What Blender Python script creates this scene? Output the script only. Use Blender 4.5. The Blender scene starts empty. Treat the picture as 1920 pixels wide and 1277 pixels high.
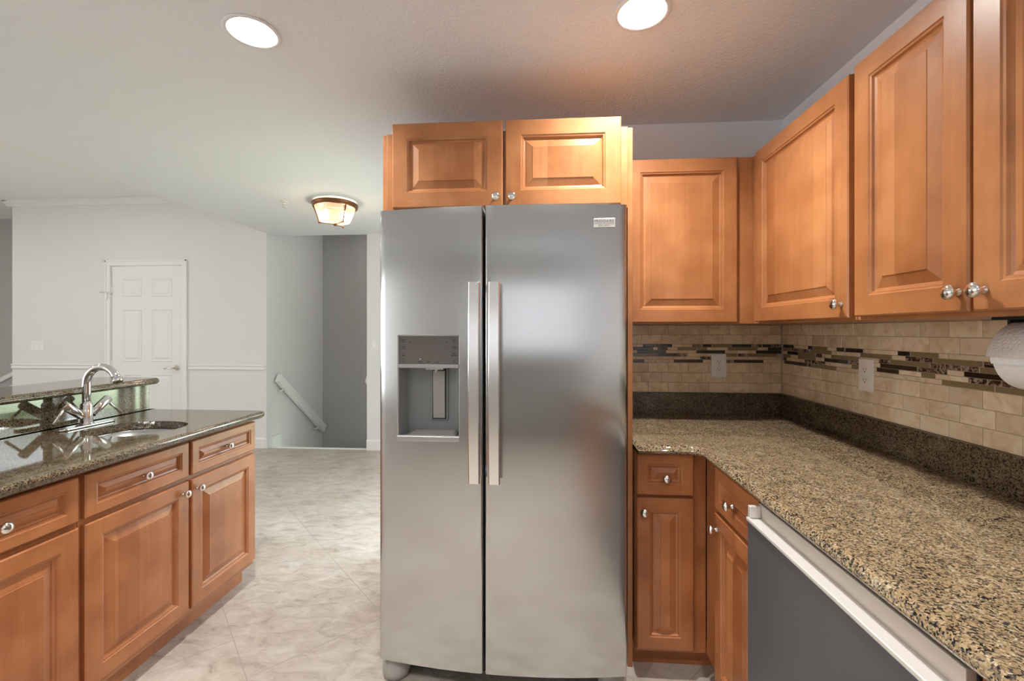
import bpy, bmesh, math, random
from mathutils import Vector, Matrix

scene = bpy.context.scene
COL = scene.collection
PI = math.pi
random.seed(7)

# ------------------------------------------------------------------ camera, exposure, sky
EYE = 1.35
YAW = math.atan(60 / 827.0)
cam_d = bpy.data.cameras.new('camera')
cam_d.sensor_fit = 'HORIZONTAL'
cam_d.sensor_width = 36.0
cam_d.lens = 36.0 * 827.0 / 1920.0
cam_d.shift_y = -18.5 / 1920.0
cam_d.clip_start = 0.02
cam_d.clip_end = 200
cam = bpy.data.objects.new('camera', cam_d)
cam.location = (0, 0, EYE)
cam.rotation_euler = (PI / 2, 0, YAW)
COL.objects.link(cam)
scene.camera = cam

scene.view_settings.view_transform = 'Standard'
scene.view_settings.look = 'None'
scene.view_settings.gamma = 1.0
scene.view_settings.use_curve_mapping = False
scene.view_settings.exposure = 0.86
scene.cycles.use_denoising = True
scene.cycles.max_bounces = 10
scene.cycles.diffuse_bounces = 6
scene.cycles.glossy_bounces = 5
scene.cycles.sample_clamp_indirect = 8.0
scene.cycles.caustics_reflective = False
scene.cycles.caustics_refractive = False

SKY = 3.0          # brightness of the daylight outside
world = bpy.data.worlds.new('garden_daylight')
scene.world = world
world.use_nodes = True
wt = world.node_tree
wt.nodes.clear()
def wn(t, **k):
    n = wt.nodes.new(t)
    for a, b in k.items():
        setattr(n, a, b)
    return n
w_out = wn('ShaderNodeOutputWorld'); w_bg = wn('ShaderNodeBackground')
w_tc = wn('ShaderNodeTexCoord'); w_sep = wn('ShaderNodeSeparateXYZ')
w_noise = wn('ShaderNodeTexNoise'); w_noise.inputs['Scale'].default_value = 14; w_noise.inputs['Detail'].default_value = 6
w_leaf = wn('ShaderNodeValToRGB')
w_leaf.color_ramp.elements[0].position = 0.36; w_leaf.color_ramp.elements[0].color = (0.30, 0.46, 0.22, 1)
w_leaf.color_ramp.elements[1].position = 0.66; w_leaf.color_ramp.elements[1].color = (1.35, 1.65, 1.22, 1)
w_add = wn('ShaderNodeMath', operation='MULTIPLY_ADD'); w_add.inputs[1].default_value = 0.25
w_map = wn('ShaderNodeMapRange'); w_map.inputs[1].default_value = 0.22; w_map.inputs[2].default_value = 0.34
w_mix = wn('ShaderNodeMixRGB'); w_mix.inputs[2].default_value = (1.9, 2.1, 2.3, 1)
wt.links.new(w_tc.outputs['Generated'], w_noise.inputs['Vector'])
wt.links.new(w_tc.outputs['Generated'], w_sep.inputs[0])
wt.links.new(w_noise.outputs[0], w_leaf.inputs[0])
wt.links.new(w_noise.outputs[0], w_add.inputs[0])
wt.links.new(w_sep.outputs[2], w_add.inputs[2])
wt.links.new(w_add.outputs[0], w_map.inputs[0])
wt.links.new(w_map.outputs[0], w_mix.inputs[0])
wt.links.new(w_leaf.outputs[0], w_mix.inputs[1])
w_side = wn('ShaderNodeMapRange'); w_side.inputs[1].default_value = .25; w_side.inputs[2].default_value = .45
w_pale = wn('ShaderNodeMixRGB'); w_pale.inputs[1].default_value = (.98, .98, 1.0, 1)
wt.links.new(w_sep.outputs[0], w_side.inputs[0])
wt.links.new(w_side.outputs[0], w_pale.inputs[0])
wt.links.new(w_mix.outputs[0], w_pale.inputs[2])
w_frontr = wn('ShaderNodeMapRange'); w_frontr.inputs[1].default_value = .3; w_frontr.inputs[2].default_value = .7
w_neg = wn('ShaderNodeMath', operation='MULTIPLY'); w_neg.inputs[1].default_value = -1.0
wt.links.new(w_sep.outputs[1], w_neg.inputs[0]); wt.links.new(w_neg.outputs[0], w_frontr.inputs[0])
w_shade = wn('ShaderNodeMixRGB'); w_shade.inputs[2].default_value = (.26, .26, .27, 1)   # sky dimmed that way to soften the refrigerator glare
w_fx = wn('ShaderNodeMapRange'); w_fx.inputs[1].default_value = -.80; w_fx.inputs[2].default_value = -.55  # dimming fades out toward the added front slider
w_fm = wn('ShaderNodeMath', operation='MULTIPLY')
wt.links.new(w_sep.outputs[0], w_fx.inputs[0]); wt.links.new(w_fx.outputs[0], w_fm.inputs[0]); wt.links.new(w_frontr.outputs[0], w_fm.inputs[1])
wt.links.new(w_fm.outputs[0], w_shade.inputs[0]); wt.links.new(w_pale.outputs[0], w_shade.inputs[1])
wt.links.new(w_shade.outputs[0], w_bg.inputs[0])
w_bg.inputs[1].default_value = SKY
wt.links.new(w_bg.outputs[0], w_out.inputs[0])

def portal(loc, rot, sx, sy):
    l = bpy.data.lights.new('window_portal', 'AREA')
    l.shape = 'RECTANGLE'; l.size = sx; l.size_y = sy
    l.cycles.is_portal = True
    o = bpy.data.objects.new('window_portal', l)
    o.location = loc; o.rotation_euler = rot
    COL.objects.link(o)
# window openings: (front wall) kitchen window, added fill slider; (left wall) added fill window; (breakfast room) slider behind the refrigerator wall
WIN_FRONT_A = (-1.3, 1.2, 1.02, 2.05)
WIN_FRONT_ADDED = (-7.8, -5.1, 0.1, 2.45)  # unseen opening added to fill the kitchen ceiling with daylight
WIN_LEFT_ADDED = (-1.6, 1.8, 0.4, 2.2)  # unseen opening added for daylight from the left
WIN_SIDE = (2.62, 4.25, 0.06, 2.1)
portal(((WIN_FRONT_A[0] + WIN_FRONT_A[1]) / 2, -3.0, 1.53), (PI / 2, 0, 0), 2.5, 1.03)
portal(((WIN_FRONT_ADDED[0] + WIN_FRONT_ADDED[1]) / 2, -3.0, 1.275), (PI / 2, 0, 0), 2.7, 2.35)
portal((-8.6, .1, 1.3), (PI / 2, 0, -PI / 2), 3.4, 1.8)
portal((-.60, (WIN_SIDE[0] + WIN_SIDE[1]) / 2, 1.08), (PI / 2, 0, PI / 2), 1.63, 2.04)

DOWNLIGHT = 540.0    # emission of a recessed lamp lens
DISC = 62.0
STAIR = 7.0
FLUSH = 30.0        # emission of the bulbs in the flush lamp

# ------------------------------------------------------------------ materials
def new_mat(name):
    m = bpy.data.materials.new(name)
    m.use_nodes = True
    nt = m.node_tree
    b = nt.nodes['Principled BSDF']
    return m, nt, b
def N(nt, t, **k):
    n = nt.nodes.new(t)
    for a, b in k.items():
        setattr(n, a, b)
    return n
def L(nt, a, b):
    nt.links.new(a, b)
def simple(name, col, rough=0.5, metal=0.0, spec=0.5, coat=0.0, bump=None, aniso=0.0):
    m, nt, b = new_mat(name)
    b.inputs['Base Color'].default_value = (*col, 1)
    b.inputs['Roughness'].default_value = rough
    b.inputs['Metallic'].default_value = metal
    b.inputs['Specular IOR Level'].default_value = spec
    b.inputs['Coat Weight'].default_value = coat
    if bump:
        sc, st = bump
        tc = N(nt, 'ShaderNodeTexCoord'); no = N(nt, 'ShaderNodeTexNoise')
        no.inputs['Scale'].default_value = sc; no.inputs['Detail'].default_value = 3
        bp = N(nt, 'ShaderNodeBump'); bp.inputs['Strength'].default_value = st; bp.inputs['Distance'].default_value = .004
        L(nt, tc.outputs['Object'], no.inputs['Vector']); L(nt, no.outputs[0], bp.inputs['Height'])
        L(nt, bp.outputs[0], b.inputs['Normal'])
    return m
def ramp(nt, stops, interp='LINEAR'):
    r = N(nt, 'ShaderNodeValToRGB')
    cr = r.color_ramp; cr.interpolation = interp
    while len(cr.elements) < len(stops):
        cr.elements.new(0.5)
    for e, (p, c) in zip(cr.elements, stops):
        e.position = p; e.color = (*c, 1)
    return r

def wood(name, axis, staves=False, tone=1.0, red=0.0):
    m, nt, b = new_mat(name)
    tc = N(nt, 'ShaderNodeTexCoord'); oi = N(nt, 'ShaderNodeObjectInfo')
    off = N(nt, 'ShaderNodeVectorMath', operation='ADD')
    mul = N(nt, 'ShaderNodeMath', operation='MULTIPLY'); mul.inputs[1].default_value = 37.0
    L(nt, oi.outputs['Random'], mul.inputs[0])
    L(nt, tc.outputs['Object'], off.inputs[0]); L(nt, mul.outputs[0], off.inputs[1])
    mp = N(nt, 'ShaderNodeMapping')
    s = [46, 46, 46]; s[axis] = 3.2
    mp.inputs['Scale'].default_value = s
    L(nt, off.outputs[0], mp.inputs['Vector'])
    grain = N(nt, 'ShaderNodeTexNoise'); grain.inputs['Scale'].default_value = 1.0
    grain.inputs['Detail'].default_value = 5; grain.inputs['Distortion'].default_value = .6
    L(nt, mp.outputs[0], grain.inputs['Vector'])
    mot = N(nt, 'ShaderNodeTexNoise'); mot.inputs['Scale'].default_value = 7; mot.inputs['Detail'].default_value = 3
    L(nt, off.outputs[0], mot.inputs['Vector'])
    a1 = N(nt, 'ShaderNodeMath', operation='MULTIPLY_ADD'); a1.inputs[1].default_value = .30; a1.inputs[2].default_value = -.15
    a2 = N(nt, 'ShaderNodeMath', operation='MULTIPLY_ADD'); a2.inputs[1].default_value = .9
    L(nt, grain.outputs[0], a1.inputs[0]); L(nt, mot.outputs[0], a2.inputs[0]); L(nt, a1.outputs[0], a2.inputs[2])
    fac = a2.outputs[0]
    if staves:
        sp = N(nt, 'ShaderNodeSeparateXYZ'); L(nt, tc.outputs['Object'], sp.inputs[0])
        dv = N(nt, 'ShaderNodeMath', operation='MULTIPLY_ADD'); dv.inputs[1].default_value = 1 / .083
        L(nt, sp.outputs[0], dv.inputs[0]); L(nt, mul.outputs[0], dv.inputs[2])
        fl = N(nt, 'ShaderNodeMath', operation='FLOOR'); L(nt, dv.outputs[0], fl.inputs[0])
        wh = N(nt, 'ShaderNodeTexWhiteNoise', noise_dimensions='1D'); L(nt, fl.outputs[0], wh.inputs['W'])
        a3 = N(nt, 'ShaderNodeMath', operation='MULTIPLY_ADD'); a3.inputs[1].default_value = .46
        sb = N(nt, 'ShaderNodeMath', operation='SUBTRACT'); sb.inputs[1].default_value = .23
        L(nt, wh.outputs[0], a3.inputs[0]); L(nt, fac, sb.inputs[0]); L(nt, sb.outputs[0], a3.inputs[2])
        fac = a3.outputs[0]
    def c(r, g, bb):
        r, g, bb = r * .85, g * .84, bb * .86
        return (r * tone, g * tone * (1 - red), bb * tone * (1 - red))
    rp = ramp(nt, [(0.2, c(.36, .130, .040)), (0.48, c(.47, .192, .066)), (0.75, c(.59, .265, .102))])
    L(nt, fac, rp.inputs[0]); L(nt, rp.outputs[0], b.inputs['Base Color'])
    b.inputs['Roughness'].default_value = .36
    b.inputs['Specular IOR Level'].default_value = .45
    b.inputs['Coat Weight'].default_value = .25; b.inputs['Coat Roughness'].default_value = .22
    return m

def granite(name, k=1.0, spec=.65):
    m, nt, b = new_mat(name)
    tc = N(nt, 'ShaderNodeTexCoord')
    dn = N(nt, 'ShaderNodeTexNoise'); dn.inputs['Scale'].default_value = 90
    L(nt, tc.outputs['Object'], dn.inputs['Vector'])
    ad = N(nt, 'ShaderNodeMixRGB', blend_type='LINEAR_LIGHT'); ad.inputs[0].default_value = .006
    L(nt, tc.outputs['Object'], ad.inputs[1]); L(nt, dn.outputs['Color'], ad.inputs[2])
    v = N(nt, 'ShaderNodeTexVoronoi'); v.inputs['Scale'].default_value = 320
    L(nt, ad.outputs[0], v.inputs['Vector'])
    sp = N(nt, 'ShaderNodeSeparateColor'); L(nt, v.outputs['Color'], sp.inputs[0])
    big = N(nt, 'ShaderNodeTexNoise'); big.inputs['Scale'].default_value = 22; big.inputs['Detail'].default_value = 4
    L(nt, tc.outputs['Object'], big.inputs['Vector'])
    mx = N(nt, 'ShaderNodeMath', operation='MULTIPLY_ADD'); mx.inputs[1].default_value = .9; 
    sb = N(nt, 'ShaderNodeMath', operation='MULTIPLY_ADD'); sb.inputs[1].default_value = .55; sb.inputs[2].default_value = -.24
    L(nt, big.outputs[0], sb.inputs[0]); L(nt, sp.outputs[0], mx.inputs[0]); L(nt, sb.outputs[0], mx.inputs[2])
    rp = ramp(nt, [(0, (.009, .009, .010)), (.16, (.06, .055, .047)), (.25, (.17, .125, .075)), (.40, (.31, .22, .12)),
                   (.60, (.40, .30, .175)), (.80, (.26, .18, .095)), (.90, (.50, .44, .33))], 'CONSTANT')
    L(nt, mx.outputs[0], rp.inputs[0])
    for e in rp.color_ramp.elements:
        e.color = tuple(q * k for q in e.color[:3]) + (1,)
    L(nt, rp.outputs[0], b.inputs['Base Color'])
    b.inputs['Roughness'].default_value = .05
    b.inputs['Specular IOR Level'].default_value = spec
    return m

def steel(name, col, rough, aniso=.6, streak=.06):
    m, nt, b = new_mat(name)
    b.inputs['Metallic'].default_value = 1.0
    b.inputs['Base Color'].default_value = (*col, 1)
    b.inputs['Anisotropic'].default_value = aniso
    tg = N(nt, 'ShaderNodeTangent', direction_type='RADIAL', axis='Z')
    L(nt, tg.outputs[0], b.inputs['Tangent'])
    tc = N(nt, 'ShaderNodeTexCoord'); mp = N(nt, 'ShaderNodeMapping')
    mp.inputs['Scale'].default_value = (900, 900, 14)
    no = N(nt, 'ShaderNodeTexNoise'); no.inputs['Scale'].default_value = 1; no.inputs['Detail'].default_value = 2
    L(nt, tc.outputs['Object'], mp.inputs['Vector']); L(nt, mp.outputs[0], no.inputs['Vector'])
    r = N(nt, 'ShaderNodeMath', operation='MULTIPLY_ADD'); r.inputs[1].default_value = streak * 2; r.inputs[2].default_value = rough - streak
    L(nt, no.outputs[0], r.inputs[0]); L(nt, r.outputs[0], b.inputs['Roughness'])
    return m

def floor_mat():
    m, nt, b = new_mat('floor_travertine_tile')
    tc = N(nt, 'ShaderNodeTexCoord'); mp = N(nt, 'ShaderNodeMapping')
    mp.inputs['Rotation'].default_value = (0, 0, PI / 4)
    mp.inputs['Location'].default_value = (FL_OX, FL_OY, 0)
    L(nt, tc.outputs['Object'], mp.inputs['Vector'])
    br = N(nt, 'ShaderNodeTexBrick'); br.offset = 0.5; br.squash = 1.0
    br.inputs['Scale'].default_value = 1.0
    br.inputs['Brick Width'].default_value = .565; br.inputs['Row Height'].default_value = .565
    br.inputs['Mortar Size'].default_value = .0022; br.inputs['Mortar Smooth'].default_value = .3
    br.inputs['Color1'].default_value = (.42, .42, .42, 1); br.inputs['Color2'].default_value = (.58, .58, .58, 1)
    L(nt, mp.outputs[0], br.inputs['Vector'])
    # veining drawn out along one direction
    m2 = N(nt, 'ShaderNodeMapping'); m2.inputs['Rotation'].default_value = (0, 0, -.35); m2.inputs['Scale'].default_value = (5, 10, 5)
    L(nt, tc.outputs['Object'], m2.inputs['Vector'])
    n1 = N(nt, 'ShaderNodeTexNoise'); n1.inputs['Scale'].default_value = 1.5; n1.inputs['Detail'].default_value = 11; n1.inputs['Roughness'].default_value = .74; n1.inputs['Distortion'].default_value = .7
    L(nt, m2.outputs[0], n1.inputs['Vector'])
    n2 = N(nt, 'ShaderNodeTexNoise'); n2.inputs['Scale'].default_value = 2.2; n2.inputs['Detail'].default_value = 4
    L(nt, tc.outputs['Object'], n2.inputs['Vector'])
    r1 = ramp(nt, [(.32, (.31, .265, .22)), (.43, (.465, .418, .365)), (.54, (.55, .505, .45)), (.70, (.64, .605, .56))])
    L(nt, n1.outputs[0], r1.inputs[0])
    r2 = ramp(nt, [(.35, (.86, .82, .78)), (.65, (1.0, 1.0, 1.0))])
    L(nt, n2.outputs[0], r2.inputs[0])
    mu = N(nt, 'ShaderNodeMixRGB', blend_type='MULTIPLY'); mu.inputs[0].default_value = 1
    L(nt, r1.outputs[0], mu.inputs[1]); L(nt, r2.outputs[0], mu.inputs[2])
    ov = N(nt, 'ShaderNodeMixRGB', blend_type='OVERLAY'); ov.inputs[0].default_value = .25
    L(nt, mu.outputs[0], ov.inputs[1]); L(nt, br.outputs['Color'], ov.inputs[2])
    gr = N(nt, 'ShaderNodeMixRGB'); gr.inputs[2].default_value = (.37, .33, .28, 1)
    L(nt, br.outputs['Fac'], gr.inputs[0]); L(nt, ov.outputs[0], gr.inputs[1])
    L(nt, gr.outputs[0], b.inputs['Base Color'])
    b.inputs['Roughness'].default_value = .38
    b.inputs['Specular IOR Level'].default_value = .4
    return m
# grout line X+Y = 1.28 in the room, tiles 0.565 wide
FL_OX, FL_OY = 0.274, -1.28 / math.sqrt(2)

def stone_tile():
    m, nt, b = new_mat('travertine_wall_tile')
    ge = N(nt, 'ShaderNodeNewGeometry'); tc = N(nt, 'ShaderNodeTexCoord')
    n1 = N(nt, 'ShaderNodeTexNoise'); n1.inputs['Scale'].default_value = 20; n1.inputs['Detail'].default_value = 6; n1.inputs['Distortion'].default_value = 1.0
    ad = N(nt, 'ShaderNodeVectorMath', operation='ADD'); mu = N(nt, 'ShaderNodeMath', operation='MULTIPLY'); mu.inputs[1].default_value = 50
    L(nt, ge.outputs['Random Per Island'], mu.inputs[0]); L(nt, tc.outputs['Object'], ad.inputs[0]); L(nt, mu.outputs[0], ad.inputs[1])
    L(nt, ad.outputs[0], n1.inputs['Vector'])
    r1 = ramp(nt, [(.32, (.66, .515, .335)), (.5, (.78, .655, .465)), (.68, (.84, .74, .57))])
    L(nt, n1.outputs[0], r1.inputs[0])
    r2 = ramp(nt, [(0, (.84, .80, .76)), (1, (1.08, 1.06, 1.04))])
    L(nt, ge.outputs['Random Per Island'], r2.inputs[0])
    mx = N(nt, 'ShaderNodeMixRGB', blend_type='MULTIPLY'); mx.inputs[0].default_value = 1
    L(nt, r1.outputs[0], mx.inputs[1]); L(nt, r2.outputs[0], mx.inputs[2])
    L(nt, mx.outputs[0], b.inputs['Base Color'])
    b.inputs['Roughness'].default_value = .22
    return m
def emperador():
    m, nt, b = new_mat('emperador_mosaic_stone')
    tc = N(nt, 'ShaderNodeTexCoord')
    v = N(nt, 'ShaderNodeTexNoise'); v.inputs['Scale'].default_value = 50; v.inputs['Detail'].default_value = 2; v.inputs['Distortion'].default_value = 1.2
    L(nt, tc.outputs['Object'], v.inputs['Vector'])
    r = ramp(nt, [(.40, (.035, .02, .013)), (.50, (.14, .085, .055)), (.60, (.38, .29, .21))])
    L(nt, v.outputs[0], r.inputs[0]); L(nt, r.outputs[0], b.inputs['Base Color'])
    b.inputs['Roughness'].default_value = .12
    return m
def emit(name, col, st):
    m, nt, b = new_mat(name)
    b.inputs['Base Color'].default_value = (*col, 1)
    b.inputs['Emission Color'].default_value = (*col, 1)
    b.inputs['Emission Strength'].default_value = st
    return m
def seeded_glass():
    m, nt, b = new_mat('seeded_amber_glass')
    nt.nodes.remove(b)
    out = nt.nodes['Material Output']
    tr = N(nt, 'ShaderNodeBsdfTransparent'); tr.inputs[0].default_value = (.97, .90, .80, 1)
    tl = N(nt, 'ShaderNodeBsdfTranslucent'); tl.inputs[0].default_value = (.95, .84, .70, 1)
    gl = N(nt, 'ShaderNodeBsdfGlossy'); gl.inputs['Roughness'].default_value = .08
    tc = N(nt, 'ShaderNodeTexCoord'); no = N(nt, 'ShaderNodeTexNoise'); no.inputs['Scale'].default_value = 60
    bp = N(nt, 'ShaderNodeBump'); bp.inputs['Strength'].default_value = .5; bp.inputs['Distance'].default_value = .003
    L(nt, tc.outputs['Object'], no.inputs['Vector']); L(nt, no.outputs[0], bp.inputs['Height']); L(nt, bp.outputs[0], gl.inputs['Normal'])
    m1 = N(nt, 'ShaderNodeMixShader'); m1.inputs[0].default_value = .26
    m2 = N(nt, 'ShaderNodeMixShader'); m2.inputs[0].default_value = .08
    L(nt, tr.outputs[0], m1.inputs[1]); L(nt, tl.outputs[0], m1.inputs[2])
    L(nt, m1.outputs[0], m2.inputs[1]); L(nt, gl.outputs[0], m2.inputs[2])
    L(nt, m2.outputs[0], out.inputs['Surface'])
    return m

M = dict(
    wall=simple('wall_paint_white', (.76, .76, .755), .75, bump=(220, .06)),
    kwall=simple('kitchen_wall_paint_grey', (.83, .845, .87), .75, bump=(220, .08)),
    ceil=simple('ceiling_textured_paint', (.84, .87, .905), .8, bump=(85, .6)),
    hiceil=simple('high_ceiling_paint', (.86, .86, .85), .85),
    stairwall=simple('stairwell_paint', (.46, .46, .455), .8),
    trim=simple('trim_gloss_white', (.82, .82, .815), .35),
    door=simple('door_paint_white', (.80, .80, .795), .4),
    floor=floor_mat(),
    wv=wood('maple_vertical', 2), wh=wood('maple_horizontal', 0), wp=wood('maple_panel', 2, True),
    lv=wood('maple_base_vertical', 2, False, .93, .10), lh=wood('maple_base_horizontal', 0, False, .93, .10), lp=wood('maple_base_panel', 2, True, .93, .10),
    granite=granite('speckled_tan_granite', .90),
    dgranite=granite('polished_dark_granite', .46, 1.0),  # worktop granite pattern with its colours scaled darker
    ugranite=granite('upstand_shaded_granite', .40, .4),  # worktop granite darkened for the shade under the wall cabinets
    steel=steel('brushed_stainless', (.53, .535, .535), .19, .85, .04),
    handle=steel('satin_handle_steel', (.84, .83, .82), .25, .4, .008),
    dwsteel=simple('dishwasher_lit_steel', (.74, .71, .67), .35, .35),  # ledge steel whitened for the downlight falling on it
    dwtan=simple('dishwasher_warm_reflection_steel', (.56, .49, .42), .35, .35),  # same steel with the warm floor reflection put into its colour
    dwpanel=simple('dishwasher_dark_panel', (.085, .087, .092), .30, .0, .5),
    chrome=simple('polished_chrome', (.80, .80, .80), .06, 1.0),
    knob=simple('satin_nickel', (.78, .76, .73), .13, 1.0),
    bowl=simple('sink_steel', (.62, .62, .62), .24, 1.0),
    gplastic=simple('dispenser_grey_plastic', (.25, .265, .27), .32),
    gplastic2=simple('dispenser_paddle_grey', (.36, .345, .325), .4),
    gtrim=simple('dispenser_silver_trim', (.48, .48, .47), .28, .7),
    gpanel=simple('dispenser_control_face', (.15, .137, .128), .30, .2),
    dark=simple('black_rubber', (.012, .012, .012), .6),
    ink=simple('black_print', (.006, .005, .005), .9, 0, .1),
    inkgrey=simple('grey_print', (.16, .16, .16), .6),
    badge=simple('badge_aluminium', (.80, .80, .78), .45, .2),
    greycab=simple('grey_cabinet_paint', (.40, .39, .38), .45),
    white=simple('white_plastic', (.88, .88, .87), .35),
    ivory=simple('ivory_plastic', (.88, .85, .78), .35),
    paper=simple('paper_towel_white', (.86, .86, .87), .95, bump=(160, .5)),
    grout=simple('grout_tan', (.43, .34, .24), .9),
    tile=stone_tile(), emp=emperador(),
    gdark=simple('dark_brown_glass_tile', (.032, .020, .012), .08, 0, .6),
    golive=simple('olive_glass_tile', (.25, .185, .095), .12, 0, .6),
    bronze=simple('oiled_bronze', (.22, .095, .045), .30, .85),
    lampglass=seeded_glass(),
    bulb=emit('warm_bulb', (1.0, .80, .55), FLUSH),
    disc=emit('disc_light_lens', (1.0, .97, .93), DISC),
    globe=emit('opal_globe', (1.0, .96, .90), STAIR),
    lens=emit('downlight_lens', (1.0, .985, .96), DOWNLIGHT),
    canwhite=simple('downlight_reflector_white', (.90, .90, .89), .4),
    black=simple('interior_black', (.02, .02, .02), .8),
    blind=simple('blind_vane_white', (.80, .83, .86), .6),
)

# ------------------------------------------------------------------ mesh helpers
class MB:
    """collects faces with a material slot each; build() links one mesh object"""
    def __init__(self):
        self.v, self.f, self.m, self.s = [], [], [], []
    def add(self, vs, fs, mi=0, smooth=False):
        o = len(self.v)
        self.v += [tuple(p) for p in vs]
        for f in fs:
            self.f.append([o + i for i in f]); self.m.append(mi); self.s.append(smooth)
        return self
    def box(self, x0, x1, y0, y1, z0, z1, mi=0):
        x0, x1 = sorted((x0, x1)); y0, y1 = sorted((y0, y1)); z0, z1 = sorted((z0, z1))
        vs = [(x0, y0, z0), (x1, y0, z0), (x1, y1, z0), (x0, y1, z0), (x0, y0, z1), (x1, y0, z1), (x1, y1, z1), (x0, y1, z1)]
        return self.add(vs, [(0, 3, 2, 1), (4, 5, 6, 7), (0, 1, 5, 4), (1, 2, 6, 5), (2, 3, 7, 6), (3, 0, 4, 7)], mi)
    def lathe(self, prof, origin=(0, 0, 0), axis='z', n=24, mi=0, smooth=True, cap=True):
        """prof: (radius, height) pairs, revolved about the axis"""
        vs, fs = [], []
        ox, oy, oz = origin
        for r, h in prof:
            for k in range(n):
                a = 2 * PI * k / n
                c, s = r * math.cos(a), r * math.sin(a)
                p = {'z': (c, s, h), 'y': (c, h, -s), '-y': (c, -h, s), 'x': (h, c, s)}[axis]
                vs.append((ox + p[0], oy + p[1], oz + p[2]))
        for i in range(len(prof) - 1):
            for k in range(n):
                a, b = i * n + k, i * n + (k + 1) % n
                fs.append((a, b, b + n, a + n))
        self.add(vs, fs, mi, smooth)
        if cap:
            o = len(self.v) - len(vs)
            if prof[0][0] > 1e-5:
                self.f.append([o + k for k in range(n)][::-1]); self.m.append(mi); self.s.append(False)
            if prof[-1][0] > 1e-5:
                self.f.append([o + (len(prof) - 1) * n + k for k in range(n)]); self.m.append(mi); self.s.append(False)
        return self
    def tube(self, pts, r, n=14, mi=0, cap=True):
        pts = [Vector(p) for p in pts]
        rs = r if isinstance(r, (list, tuple)) else [r] * len(pts)
        vs, fs = [], []
        t0 = (pts[1] - pts[0]).normalized()
        up = Vector((0, 0, 1)) if abs(t0.z) < .9 else Vector((1, 0, 0))
        nrm = t0.cross(up).normalized()
        for i, p in enumerate(pts):
            t = (pts[min(i + 1, len(pts) - 1)] - pts[max(i - 1, 0)]).normalized()
            nrm = (nrm - t * nrm.dot(t)).normalized(); bn = t.cross(nrm)
            for k in range(n):
                a = 2 * PI * k / n
                vs.append(p + (nrm * math.cos(a) + bn * math.sin(a)) * rs[i])
        for i in range(len(pts) - 1):
            for k in range(n):
                a, b = i * n + k, i * n + (k + 1) % n
                fs.append((a, b, b + n, a + n))
        o = len(self.v)
        self.add(vs, fs, mi, True)
        if cap:
            self.f.append([o + k for k in range(n)][::-1]); self.m.append(mi); self.s.append(False)
            self.f.append([o + (len(pts) - 1) * n + k for k in range(n)]); self.m.append(mi); self.s.append(False)
        return self
    def prism(self, poly, y0, y1, plane='xz', mi=0):
        """extrude a polygon given in a plane ('xz' along y, 'yz' along x, 'xy' along z)"""
        n = len(poly)
        def p(a, b, d):
            return {'xz': (a, d, b), 'yz': (d, a, b), 'xy': (a, b, d)}[plane]
        vs = [p(a, b, y0) for a, b in poly] + [p(a, b, y1) for a, b in poly]
        fs = [tuple(range(n))[::-1], tuple(range(n, 2 * n))] + [(i, (i + 1) % n, n + (i + 1) % n, n + i) for i in range(n)]
        return self.add(vs, fs, mi)
    def build(self, name, mats, parent=None, bevel=0.0, seg=2, origin=None, fixn=True, angle=40):
        me = bpy.data.meshes.new(name)
        off = Vector((0, 0, 0))
        if origin is not None:
            off = Vector(origin)
        elif parent is not None and parent.get('_w') is not None:
            off = Vector(parent['_w'])
        me.from_pydata([tuple(Vector(p) - off) for p in self.v], [], self.f)
        for i, p in enumerate(me.polygons):
            p.material_index = self.m[i]; p.use_smooth = self.s[i]
        if not isinstance(mats, (list, tuple)):
            mats = [mats]
        for mt in mats:
            me.materials.append(mt)
        if fixn:
            bm = bmesh.new(); bm.from_mesh(me)
            bmesh.ops.recalc_face_normals(bm, faces=bm.faces)
            bm.to_mesh(me); bm.free()
        me.update()
        o = bpy.data.objects.new(name, me)
        COL.objects.link(o)
        if origin is not None and parent is None:
            o.location = off
        if parent is not None:
            o.parent = parent
            if origin is not None and parent.get('_w') is not None:
                o.location = Vector(origin) - Vector(parent['_w'])
        if bevel:
            md = o.modifiers.new('soft_edges', 'BEVEL')
            md.width = bevel; md.segments = seg; md.limit_method = 'ANGLE'; md.angle_limit = math.radians(angle)
        return o

def thing(name, label, cat, loc, group=None):
    o = bpy.data.objects.new(name, None)
    o.empty_display_size = .05
    o.location = loc
    COL.objects.link(o)
    o['label'] = label; o['category'] = cat
    o['_w'] = tuple(float(q) for q in loc)
    if group:
        o['group'] = group
    return o
def tag(o, label, cat, group=None):
    o['label'] = label; o['category'] = cat
    if group:
        o['group'] = group
    return o
def struct(o):
    o['kind'] = 'structure'
    return o

def text_mesh(txt, size, mat, name, parent, loc, rot=(PI / 2, 0, 0), align='CENTER', space=1.0, ext=.0002):
    cu = bpy.data.curves.new('lettering', 'FONT')
    cu.body = txt; cu.size = size; cu.align_x = align; cu.align_y = 'CENTER'
    cu.space_character = space; cu.offset = size * .022; cu.extrude = ext
    tmp = bpy.data.objects.new('lettering_tmp', cu)
    COL.objects.link(tmp)
    dg = bpy.context.evaluated_depsgraph_get()
    me = bpy.data.meshes.new_from_object(tmp.evaluated_get(dg))
    bpy.data.objects.remove(tmp)
    bpy.data.curves.remove(cu)
    me.materials.clear(); me.materials.append(mat)
    o = bpy.data.objects.new(name, me)
    COL.objects.link(o)
    o.parent = parent; o.location = loc; o.rotation_euler = rot
    return o

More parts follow.
